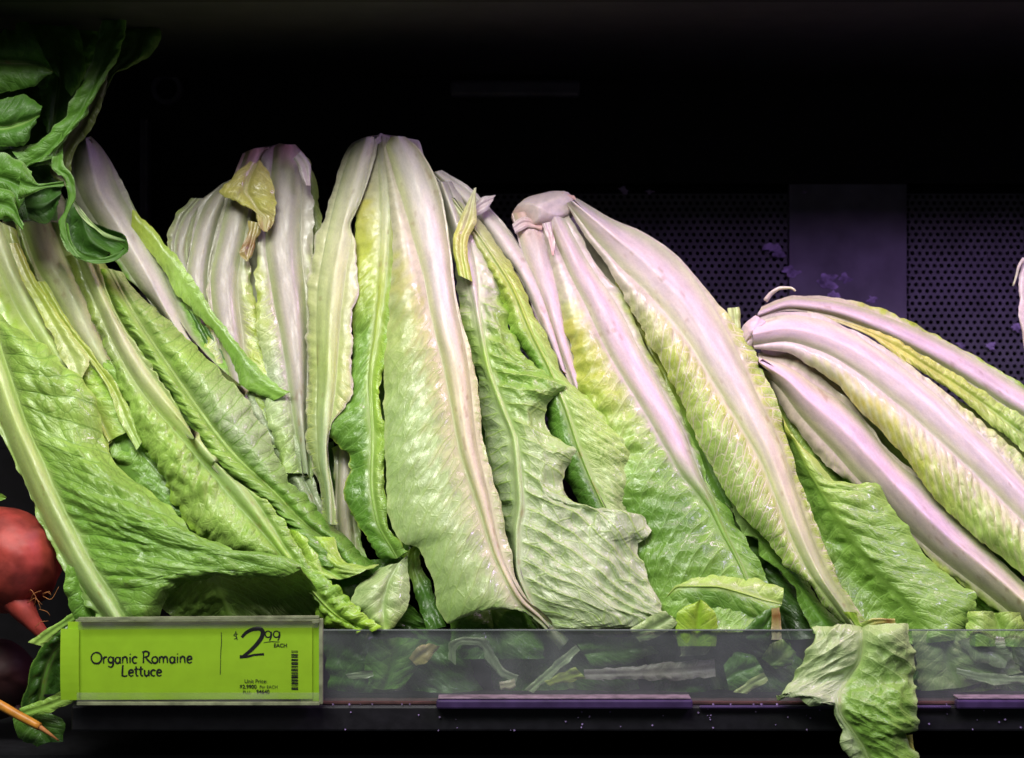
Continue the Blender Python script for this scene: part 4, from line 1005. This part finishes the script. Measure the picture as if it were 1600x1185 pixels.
# ------------------------------------------------------------------ golden-red beet at the left edge, with its leaf
bx, by = 12, 876
Bt = empty('beet', tuple(P(bx, by, 40)), 'orange-red beet root at the left edge below the romaine, with fine root hairs', 'beet')
M_BEET = mat_plain('beet_skin', (0.36, 0.05, 0.035), 0.55, noise=0.55, nscale=55, bump=0.6)
M_BEETD = mat_plain('shaded_beet_skin', (0.03, 0.005, 0.005), 0.65, noise=0.5, nscale=55, bump=0.5)  # beet skin darkened so the lower root looks deep in shadow
M_ROOT = mat_plain('root_hair', (0.50, 0.20, 0.06), 0.6, noise=0.3, nscale=200)
M_STEM = mat_plain('orange_stem', (0.60, 0.25, 0.03), 0.4, noise=0.25, nscale=160, bump=0.2)
blob('root', (bx, by, 48), 88, 82, 34, M_BEET, Bt, 41, .05, -.4, n=72)
tube('tap_root', curve_pts([(18, 925, 34), (42, 962, 30), (62, 985, 30), (86, 1010, 32)], 14), np.linspace(26, 5, 14) * S, M_BEET, Bt, 14, .12, 4)
Bd = empty('beet', tuple(P(-8, 1060, 90)), 'beet painted dark as if in deep shadow below the orange-red one at the left edge', 'beet')
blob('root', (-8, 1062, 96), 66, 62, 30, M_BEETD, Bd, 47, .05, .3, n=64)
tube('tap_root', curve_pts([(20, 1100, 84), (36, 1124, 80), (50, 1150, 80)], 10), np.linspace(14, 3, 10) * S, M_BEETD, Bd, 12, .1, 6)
rng = random.Random(9)
for k in range(9):
    x0, y0 = rng.uniform(40, 70), rng.uniform(925, 985)
    tube('root_hair', curve_pts([(x0, y0, 24), (x0 + rng.uniform(0, 18), y0 - rng.uniform(-8, 14), 20), (x0 + rng.uniform(12, 34), y0 - rng.uniform(-14, 18), 20)], 8), np.linspace(.6, .3, 8) * S, M_ROOT, Bt, 5)
St = tag(tube('broken_stem', curve_pts([(-40, 1084, 4), (0, 1102, 0), (36, 1122, -4), (62, 1136, -6)], 16), np.linspace(8, 6.5, 16) * S, M_STEM, None, 10, .08, 5), 'thin broken orange stem poking in at the lower left corner, under the beet', 'stem')
tube('stem_tip', curve_pts([(60, 1135, -6), (76, 1146, -6), (92, 1158, -4)], 8), np.linspace(4.5, 1.2, 8) * S, M_ROOT, St, 7)

LG = 'loose lettuce leaves and scraps at the shelf front'


def loose(label, L, M, R, depth, cat='leaf', name='loose_leaf', group=LG, **kw):
    a = dict(bl=3, br=3, fe=2, pk=1.0, pk0=-1, wr=1.3, ruff=1.2, rag=1.8)
    a.update(kw)
    o = leaf(None, L, M, R, depth=depth, name=name, **a)
    return tag(o, label, cat, group)


fd = flat_depth
loose('dark glossy leaf with a green rim, left of the price tag and below the beet', [(104, 976), (66, 1002), (46, 1042), (30, 1100), (36, 1112)], [(112, 990), (86, 1020), (70, 1060), (62, 1100)], [(122, 1000), (112, 1040), (106, 1085), (92, 1100)],
      fd(12, .02, 1000), name='beet_leaf', va=.08, blade=[(0, 'deep'), (1, 'dark')], edge='green', edgew=.14, rib=[3, 3, 2], ribh=.8, ribc='mid', bl=5, br=-3, group=None, wr=2)
loose('narrow bright green leaf edge crossing under the left end of the price tag', [(30, 1108), (62, 1096), (104, 1080)], None, [(40, 1122), (80, 1112), (122, 1092)], fd(6, 0), name='beet_leaf', blade=[(0, 'green'), (1, 'light')], fe=0, group=None)
loose('small leaf in the dark, lowest at the bottom left corner', [(20, 1118), (30, 1150), (60, 1162)], None, [(70, 1112), (100, 1130), (98, 1158)], fd(14, 0), name='beet_leaf', blade=[(0, 'mid'), (1, 'dark')], fe=0, group=None)
loose('crinkled green leaf between the beet and the price tag', [(108, 882), (106, 910), (112, 945), (118, 975)], [(120, 890), (126, 915), (136, 945), (150, 975)], [(128, 896), (146, 928), (166, 958), (190, 980)], fd(14, -.02, 930), blade=[(0, 'green'), (1, 'mid')], fe=0, pk=1.5, group=None)
loose('thin green leaf lobe curving over the top left corner of the price tag', [(44, 1004), (72, 984), (112, 958)], None, [(66, 1010), (90, 990), (118, 972)], fd(2, 0), blade=[(0, 'light'), (1, 'green')], fe=0, group=None, name='beet_leaf')
loose('tiny green sprig in the dark above the beet', [(-20, 770), (0, 772), (10, 778)], None, [(-20, 782), (0, 782), (8, 780)], fd(60, 0), blade='green', fe=0, name='sprig', cat='sprig', group=None)

# torn leaf hanging over the guard
hang = lambda y: np.interp(np.asarray(y, float), [960, 978, 986, 1000, 1060, 1084, 1100, 1200], [10, 3, -3, -6, -8, -15, -19, -17])
loose('large torn two-lobed leaf hanging over the clear guard and past the shelf edge', [(1268, 979), (1272, 990), (1260, 1020), (1243, 1043), (1229, 1067), (1212, 1090, 0, .40), (1242, 1091, 0, .43), (1266, 1105), (1297, 1101, 0, .50), (1304, 1126), (1316, 1143), (1313, 1160), (1335, 1185), (1350, 1230)],
      [(1345, 977), (1346, 1005), (1343, 1030), (1326, 1058), (1312, 1086), (1312, 1110), (1330, 1140), (1352, 1175), (1372, 1232)], [(1420, 975), (1424, 998), (1433, 1022), (1429, 1064), (1436, 1071), (1431, 1115), (1435, 1132), (1430, 1148), (1420, 1151), (1428, 1180), (1420, 1235)],
      hang, rib=[2, 3, 3, 2], ribh=1.2, bl=4, br=7, blade=[(0, 'soft'), (.5, 'sage'), (1, 'soft')], side=[(0, 'soft'), (.4, 'green'), (1, 'green')], ribc='soft', pk=1.4, sp=9, ang=.4, sign=-1, wr=2.0, ruff=2.6, va=.22, edge='soft')
loose('yellow-green crumbs of leaf on top of the hanging torn leaf', [(1318, 955), (1328, 970), (1342, 984)], None, [(1338, 958), (1344, 972), (1352, 982)], fd(2, 0), blade=[(0, 'lime'), (1, 'light')], fe=0, res=2.2, name='leaf_scrap', cat='scrap')
loose('short yellowish leaf curl with a brown spot, right on top of the hanging torn leaf', [(1345, 974), (1370, 966), (1398, 966)], None, [(1350, 984), (1374, 976), (1400, 978)], fd(0, 0), blade=[(0, 'light'), (.6, 'ylw'), (.8, 'brown'), (1, 'ylw')], fe=0, res=2.2, name='leaf_scrap', cat='scrap')
loose('strip of yellow leaf edge showing at the lower right tip of the hanging leaf', [(1408, 1150), (1410, 1175), (1404, 1215)], None, [(1424, 1148), (1428, 1178), (1424, 1220)], fd(-12, 0), blade='yg', fe=0, res=2.6, name='leaf_scrap', cat='scrap')
# curled leaf lying on the pile behind the guard
loose('glossy folded green leaf lying in front of the pink-stemmed head, above the guard', [(1036, 935, 4), (1047, 912, 6), (1066, 898, 8), (1096, 889, 10), (1148, 897, 10), (1186, 907, 8), (1224, 919, 4)], [(1038, 936), (1062, 916, -2), (1112, 916, -4), (1158, 926, -4), (1196, 938, -2), (1222, 944)], [(1036, 942, 4), (1056, 962, 4), (1090, 984, 6), (1140, 992, 6), (1180, 990, 4), (1206, 968), (1218, 950)],
      fd(15, 0), rib=[2, 3, 3, 2], ribh=1, bl=2, br=4, blade=[(0, 'light'), (1, 'light')], side=[(0, 'green'), (.4, 'mid'), (1, 'green')], ribc='light', pk=1.1, sp=11, wr=1.0, sign=1, ruff=1, rag=1.2)
loose('small round lime green leaf standing just behind the guard edge', [(1060, 1010), (1056, 985), (1058, 960), (1070, 949), (1090, 940)], [(1090, 1010), (1089, 980), (1091, 955), (1093, 943), (1095, 937)], [(1118, 1010), (1121, 980), (1118, 958), (1110, 949), (1100, 940)], fd(4, 0), blade='lime', pk=.3, wr=.5, rag=.3, ruff=.6, res=2.6)
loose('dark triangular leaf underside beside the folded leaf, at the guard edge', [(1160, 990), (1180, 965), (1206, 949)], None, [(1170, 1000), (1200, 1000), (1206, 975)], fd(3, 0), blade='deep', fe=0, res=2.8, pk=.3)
loose('yellow leaf bit with brown rust spots standing at the guard edge', [(1205, 1000), (1206, 975), (1204, 951)], None, [(1222, 1000), (1221, 975), (1219, 950)], fd(1, 0), blade=[(0, 'buff'), (.5, 'wilt'), (.75, 'brown'), (1, 'wilt')], fe=0, res=2.2, name='leaf_scrap', cat='scrap', pk=.3)
loose('small rounded pale leaf tip resting on the guard rim below the torn central leaf', [(985, 985), (1010, 968), (1040, 956)], None, [(1000, 1004), (1036, 990), (1058, 972)], fd(4, 0), blade='soft', fe=0, pk=.5, rag=1.2)

# scraps lying behind the guard
for lab, L_, M_, R_, d_, pig in (
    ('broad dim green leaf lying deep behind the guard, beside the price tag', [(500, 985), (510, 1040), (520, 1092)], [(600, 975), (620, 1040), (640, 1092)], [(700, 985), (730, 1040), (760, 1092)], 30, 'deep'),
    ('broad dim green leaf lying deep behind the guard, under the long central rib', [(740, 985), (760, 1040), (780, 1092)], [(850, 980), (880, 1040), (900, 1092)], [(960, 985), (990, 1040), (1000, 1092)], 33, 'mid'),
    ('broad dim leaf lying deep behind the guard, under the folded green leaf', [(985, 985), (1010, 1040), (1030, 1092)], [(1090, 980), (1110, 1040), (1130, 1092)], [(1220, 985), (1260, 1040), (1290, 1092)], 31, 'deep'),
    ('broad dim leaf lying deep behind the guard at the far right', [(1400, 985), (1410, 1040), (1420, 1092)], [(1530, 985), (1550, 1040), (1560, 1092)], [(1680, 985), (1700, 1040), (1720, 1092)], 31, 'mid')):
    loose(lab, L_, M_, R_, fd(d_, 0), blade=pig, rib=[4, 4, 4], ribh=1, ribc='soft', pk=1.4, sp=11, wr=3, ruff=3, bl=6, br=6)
sc = [
    ('flat dark green leaf seen through the guard, nearest to the price tag', [(575, 1075), (570, 1040), (578, 1000)], [(600, 1078), (612, 1040), (622, 996)], [(625, 1075), (655, 1040), (668, 1000)], 14, 'mid', 'loose_leaf', 'leaf'),
    ('yellowish leaf strip seen through the guard, beside the flat dark leaf', [(640, 1030), (650, 1015), (668, 1004)], None, [(650, 1040), (670, 1030), (690, 1012)], 10, 'wilt', 'leaf_scrap', 'scrap'),
    ('pale twisted ribbon of leaf arching behind the guard left of the forked stalk', [(702, 1030), (700, 1008), (722, 996), (752, 996), (772, 1020), (790, 1048), (810, 1056)], None, [(712, 1040), (712, 1016), (726, 1006), (748, 1008), (762, 1032), (776, 1052), (806, 1066)], 8, 'grey', 'leaf_scrap', 'scrap'),
    ('straight pale stalk leaning behind the guard, under the long central rib', [(820, 1078), (860, 1042), (900, 1008)], None, [(832, 1082), (870, 1050), (906, 1016)], 7, 'sage', 'leaf_scrap', 'scrap'),
    ('small lime scrap lying at the foot of the leaning stalk behind the guard', [(850, 1064), (875, 1052), (900, 1044)], None, [(858, 1072), (885, 1068), (916, 1060)], 6, 'yg', 'leaf_scrap', 'scrap'),
    ('small buff torn scrap on the deck behind the guard, left of the lime scrap', [(780, 1066), (792, 1062), (804, 1060)], None, [(782, 1078), (796, 1080), (806, 1074)], 6, 'buff', 'leaf_scrap', 'scrap'),
    ('thick pale stalk lying flat behind the guard below the round lime leaf', [(912, 1048), (965, 1044), (1040, 1036), (1116, 1032)], None, [(914, 1060), (970, 1062), (1040, 1064), (1118, 1056)], 16, 'shaded', 'leaf_scrap', 'scrap'),
    ('hanging grey-green leaf seen through the guard beneath the torn central leaf', [(900, 1005), (930, 998), (1000, 996)], None, [(925, 1040), (970, 1040), (1030, 1020)], 16, 'mid', 'loose_leaf', 'leaf'),
    ('frilled pale leaf seen through the guard under the round lime leaf', [(1052, 992), (1060, 1010), (1064, 1026)], None, [(1112, 990), (1110, 1008), (1104, 1024)], 12, 'sage', 'loose_leaf', 'leaf'),
    ('rounded green leaf seen through the guard under the folded leaf', [(1130, 1040), (1150, 1020), (1180, 1026)], None, [(1140, 1080), (1172, 1074), (1194, 1050)], 12, 'mid', 'loose_leaf', 'leaf'),
    ('pointed green leaf seen through the guard left of the hanging torn leaf', [(1192, 1030), (1205, 1008), (1222, 998)], None, [(1212, 1046), (1236, 1040), (1244, 1020)], 16, 'green', 'loose_leaf', 'leaf'),
    ('yellow-green stalk end slanting behind the guard, near the rounded green leaf', [(1145, 1082), (1170, 1062), (1194, 1052)], None, [(1166, 1084), (1185, 1072), (1200, 1062)], 5, 'pale', 'leaf_scrap', 'scrap'),
    ('big soft green leaf seen through the guard right of the hanging torn leaf', [(1425, 985), (1430, 1030), (1438, 1080)], [(1470, 985), (1480, 1030), (1500, 1075)], [(1530, 985), (1560, 1010), (1600, 1050)], 12, 'soft', 'loose_leaf', 'leaf'),
    ('frilly pale leaf with a lobed edge behind the guard near the right edge', [(1500, 1000), (1520, 1030), (1570, 1040)], None, [(1540, 990), (1575, 1005), (1578, 1030)], 7, 'sage', 'loose_leaf', 'leaf'),
    ('long whitish rib lying along the deck behind the guard at the far right', [(1495, 1044), (1540, 1052), (1640, 1056)], None, [(1495, 1054), (1540, 1066), (1640, 1072)], 5, 'sage', 'leaf_scrap', 'scrap'),
    ('dim pale shred on the deck behind the guard, close to the price tag', [(540, 1054), (560, 1050), (582, 1050)], None, [(545, 1060), (562, 1060), (584, 1056)], 8, 'grey', 'leaf_scrap', 'scrap'),
]
for lab, L_, M_, R_, d_, pig, nm, ct in sc:
    loose(lab, L_, M_, R_, fd(d_, 0), cat=ct, name=nm, blade=pig, fe=0, res=3.0, pk=.7, rag=2.2, wr=1.6)

# ------------------------------------------------------------------ price tag
M_CARD = mat_plain('lime_card', (0.33, 0.60, 0.022), 0.45, noise=0.05, nscale=90)
M_INK = mat_plain('black_ink', (0.010, 0.010, 0.012), 0.5)
M_CLEAR = bpy.data.materials.new('clear_channel'); M_CLEAR.use_nodes = True
nt = M_CLEAR.node_tree; out = nt.nodes['Material Output']; pr = nt.nodes['Principled BSDF']
pr.inputs['Base Color'].default_value = (0.50, 0.49, 0.47, 1); pr.inputs['Roughness'].default_value = 0.25
tr = nt.nodes.new('ShaderNodeBsdfTransparent'); tr.inputs[0].default_value = (0.93, 0.93, 0.90, 1)
mx = nt.nodes.new('ShaderNodeMixShader')
tc = nt.nodes.new('ShaderNodeTexCoord'); nz = nt.nodes.new('ShaderNodeTexNoise'); nz.inputs['Scale'].default_value = 40; nz.inputs['Detail'].default_value = 5
mp = nt.nodes.new('ShaderNodeMapRange'); mp.inputs['From Min'].default_value = 0.3; mp.inputs['From Max'].default_value = 0.75; mp.inputs['To Min'].default_value = 0.98; mp.inputs['To Max'].default_value = 0.86
nt.links.new(tc.outputs['Object'], nz.inputs['Vector']); nt.links.new(nz.outputs['Fac'], mp.inputs['Value']); nt.links.new(mp.outputs[0], mx.inputs[0])
nt.links.new(pr.outputs[0], mx.inputs[1]); nt.links.new(tr.outputs[0], mx.inputs[2]); nt.links.new(mx.outputs[0], out.inputs[0])
M_GREYPL = mat_plain('worn_grey_plastic', (0.27, 0.31, 0.17), 0.4, noise=0.4, nscale=120)
TD = -0.016                                  # the holder stands this far proud of the shelf front
T_ = empty('price_tag', (X(300, TD), TD, Z(1100, TD)), 'bright lime price tag card in a clear holder, reading Organic Romaine Lettuce', 'price tag')
off = np.array(T_.location)


def card(name, x0, x1, y0, y1, d, bow, mat, parent=T_, th=0.0006, tilt=0.0):
    """thin bowed sheet with thickness"""
    n = 24
    V = []; F = []
    for s_ in (0, th):
        for i in range(n + 1):
            u = i / n
            for j in range(9):
                v = j / 8
                y = d - bow * (1 - (2 * v - 1) ** 2) + s_
                V.append((X(x0 + (x1 - x0) * u, d) - off[0], y - off[1], Z(y0 + (y1 - y0) * v + tilt * u, d) - off[2]))
    m = (n + 1) * 9
    for i in range(n):
        for j in range(8):
            a = i * 9 + j
            F.append((a, a + 1, a + 10, a + 9)); F.append((m + a + 9, m + a + 10, m + a + 1, m + a))
    for i in range(n):
        for j in (0, 8):
            a = i * 9 + j; F.append((a, a + 9, m + a + 9, m + a) if j == 0 else (a + 9, a, m + a, m + a + 9))
    for j in range(8):
        a = j; F.append((a + 1, a, m + a, m + a + 1)); a = n * 9 + j; F.append((a, a + 1, m + a + 1, m + a))
    me = mesh_py(name, V, F, False)
    ob = bpy.data.objects.new(name, me); me.materials.append(mat); COL.objects.link(ob); ob.parent = parent
    return ob


card('card', 106, 488, 972, 1094, TD, 0.0008, M_CARD, tilt=-1.5)
card('card', 95, 124, 983, 1094, TD - 0.0013, 0.0014, M_CARD)
card('card', 470, 501, 974, 1096, TD + 0.0010, 0.0004, M_CARD)
card('holder_back', 118, 503, 968, 1102, TD + 0.0028, 0.0, M_GREYPL, th=0.0012)
card('top_channel', 122, 497, 967, 984, TD - 0.0036, 0.0002, M_CLEAR, th=0.0009, tilt=-3)
card('top_channel_edge', 122, 498, 965.5, 969, TD - 0.0040, 0.0, M_GREYPL, th=0.003, tilt=-2.5)
card('bottom_channel', 120, 499, 1083, 1100, TD - 0.0036, 0.0003, M_CLEAR, th=0.0009)
card('bottom_channel_edge', 120, 499, 1098, 1102, TD - 0.0040, 0.0, M_GREYPL, th=0.003)
card('end_cap', 498.5, 504, 968, 1100, TD - 0.001, 0.0, M_GREYPL, th=0.004)
ID = TD - 0.00155                            # ink sits on the bowed card


def ink_y(py): return TD - 0.0008 * (1 - (2 * (py - 972) / 122 - 1) ** 2) - 0.00012


def ribbons(name, strokes, width):
    """pen strokes in survey units -> thin raised ink ribbons, one mesh"""
    V, F = [], []
    for s in strokes:
        wd = width
        if isinstance(s, tuple): s, wd = s
        p = np.array(s, float)
        ch = np.concatenate([[0], np.cumsum(np.hypot(*np.diff(p, axis=0).T) + 1e-6)]); ch /= ch[-1]
        m = max(2, min(22, len(p) * 3)) if len(p) > 2 else 2
        t = np.linspace(0, 1, m)
        x, y = pchip(ch, p[:, 0], t), pchip(ch, p[:, 1], t)
        if len(p) > 3:
            x = np.interp(t, ch, p[:, 0]) * .4 + x * .6; y = np.interp(t, ch, p[:, 1]) * .4 + y * .6
        dx, dy = np.gradient(x), np.gradient(y); ln = np.hypot(dx, dy) + 1e-9
        w_ = np.interp(t, np.linspace(0, 1, len(wd)), wd) if not np.isscalar(wd) else np.full(m, wd)
        n = len(V)
        for i in range(m):
            for sg in (-.5, .5):
                px, py = x[i] - dy[i] / ln[i] * w_[i] * sg, y[i] + dx[i] / ln[i] * w_[i] * sg
                yy = ink_y(py) - 0.00002 * (len(V) % 7)
                V.append((X(px, TD) - off[0], yy - off[1], Z(py, TD) - off[2]))
        F += [(n + 2 * i, n + 2 * i + 1, n + 2 * i + 3, n + 2 * i + 2) for i in range(m - 1)]
    me = mesh_py(name, V, F)
    ob = bpy.data.objects.new(name, me); me.materials.append(M_INK); COL.objects.link(ob); ob.parent = T_
    return ob


def arc(cx, cy, rx, ry, a0, a1, n=12):
    return [(cx + rx * math.cos(math.radians(a0 + (a1 - a0) * k / n)), cy + ry * math.sin(math.radians(a0 + (a1 - a0) * k / n))) for k in range(n + 1)]


# glyphs in em units: baseline y=0, up is negative, x-height .56, cap height 1
GL = {
    'O': (.98, [arc(.48, -.46, .44, .47, -100, 262, 18)]),
    'R': (.78, [[(.10, 0), (.12, -.95)], [(.0, -.90), (.30, -1.0), (.58, -.86), (.52, -.62), (.14, -.48)], [(.28, -.50), (.50, -.22), (.82, .04)]]),
    'L': (.60, [[(.14, -.98), (.10, -.5), (.08, -.02), (.30, .02), (.54, -.06)]]),
    'r': (.42, [[(.10, -.54), (.10, 0)], [(.10, -.34), (.20, -.52), (.40, -.54)]]),
    'g': (.60, [arc(.28, -.30, .21, .25, -60, 300, 12), [(.50, -.54), (.49, -.1), (.46, .20), (.26, .32), (.06, .22)]]),
    'a': (.58, [arc(.26, -.26, .20, .26, -50, 310, 12), [(.46, -.54), (.46, -.1), (.54, .01)]]),
    'n': (.60, [[(.10, -.54), (.10, 0)], [(.10, -.36), (.26, -.55), (.44, -.48), (.47, -.2), (.49, 0)]]),
    'i': (.26, [[(.12, -.54), (.12, 0)], [(.11, -.78), (.15, -.72)]]),
    'c': (.52, [arc(.28, -.27, .22, .27, -40, -310, 12)]),
    'o': (.60, [arc(.28, -.27, .24, .27, -90, 275, 14)]),
    'm': (.88, [[(.08, -.54), (.08, 0)], [(.08, -.36), (.22, -.55), (.38, -.46), (.40, 0)], [(.40, -.36), (.54, -.55), (.70, -.46), (.74, 0)]]),
    'e': (.54, [[(.08, -.26), (.46, -.34), (.40, -.52), (.24, -.56), (.07, -.36), (.08, -.12), (.26, .01), (.48, -.08)]]),
    't': (.42, [[(.18, -.86), (.17, -.2), (.24, .0), (.38, -.04)], [(.0, -.58), (.40, -.62)]]),
    'u': (.60, [[(.09, -.54), (.10, -.14), (.24, .01), (.42, -.10), (.46, -.54)], [(.46, -.54), (.47, -.08), (.54, .01)]]),
    ' ': (.36, []),
}


def lettering(name, text, cx, base, size, width, slope=0.0):
    tot = sum(GL[ch][0] for ch in text) * size
    x = cx - tot / 2; out_ = []
    for ch in text:
        adv, st_ = GL[ch]
        for s in st_:
            out_.append(([(x + a * size, base + b * size + slope * (x - cx)) for a, b in s], (width * 1.05, width * 1.25, width * .75)))
        x += adv * size
    return ribbons(name, out_, width)


lettering('lettering', 'Organic Romaine', 222, 1036, 18.6, 2.5, -.006)
lettering('lettering', 'Lettuce', 222, 1056, 17.5, 2.5, -.004)
ribbons('price', [([(378, 996), (384, 989), (396, 983), (406, 982), (411, 987), (410, 994), (402, 1006), (390, 1018), (378, 1027)], (4.2, 5.6, 6.6, 6.8, 6.2, 5.4, 4.4)),
                  ([(375, 1026), (385, 1026), (398, 1023), (413, 1022)], (5.4, 3.6, 3.2, 3.8))], 5)
nine = lambda x: [arc(x + 5, 991, 4.6, 5.0, -20, -380, 12), [(x + 10, 987), (x + 10.5, 992), (x + 7.5, 1001)]]
ribbons('price', [(s, (1.6, 2.3, 1.9)) for s in nine(414) + nine(427)] + [([(412, 1004.2), (424, 1002.6), (437, 1003)], (.7, 1.3, .8))], 2)
ribbons('price', [([(372, 991), (367, 990.5), (365.5, 993), (369.5, 994.5), (371, 997), (366, 998.5)], 1.1), ([(368.5, 986.5), (369, 992), (371, 1000)], 1.5)], 1.2)
ribbons('divider', [([(346, 988), (346.5, 1004), (345.4, 1018), (345, 1036), (344.6, 1054)], (1.0, 1.2, .8, 1.0))], 1)
rng = random.Random(4)
bars = []; y = 1016.5
while y < 1076:
    wd = rng.choice((.8, 1.0, 1.6, 2.4, 3.0)); bars.append(([(455.5, y + wd / 2), (466, y + wd / 2 + .3)], wd)); y += wd + rng.choice((.7, 1.0, 1.4, 2.0))
ribbons('barcode', bars, 1)


def small_text(name, text, cx, base, size, bold=0.0):
    cu = bpy.data.curves.new(name, 'FONT'); cu.body = text; cu.size = size * S; cu.align_x = 'CENTER'; cu.offset = bold * S
    tmp = bpy.data.objects.new(name, cu); COL.objects.link(tmp)
    dg = bpy.context.evaluated_depsgraph_get()
    me = bpy.data.meshes.new_from_object(tmp.evaluated_get(dg))
    bpy.data.objects.remove(tmp)
    for v in me.vertices:
        x, z = v.co.x, v.co.y
        v.co = (X(cx, TD) + x - off[0], ink_y(base) - 0.0002 - off[1], Z(base, TD) + z - off[2])
    me.name = name
    me.materials.clear(); me.materials.append(M_INK)
    ob = bpy.data.objects.new(name, me); COL.objects.link(ob); ob.parent = T_
    return ob


small_text('print', 'EACH', 438.5, 1011, 8.0, .15)
small_text('print', 'Unit Price:', 400, 1067, 8.2, .05)
small_text('print', '$2.9900', 388, 1075.5, 8.0, .16)
small_text('print', 'Per EACH', 420, 1075.5, 6.6, .02)
small_text('print', 'PLU:', 386, 1083.5, 6.6, .02)
small_text('print', '94640', 411, 1083.5, 8.2, .16)
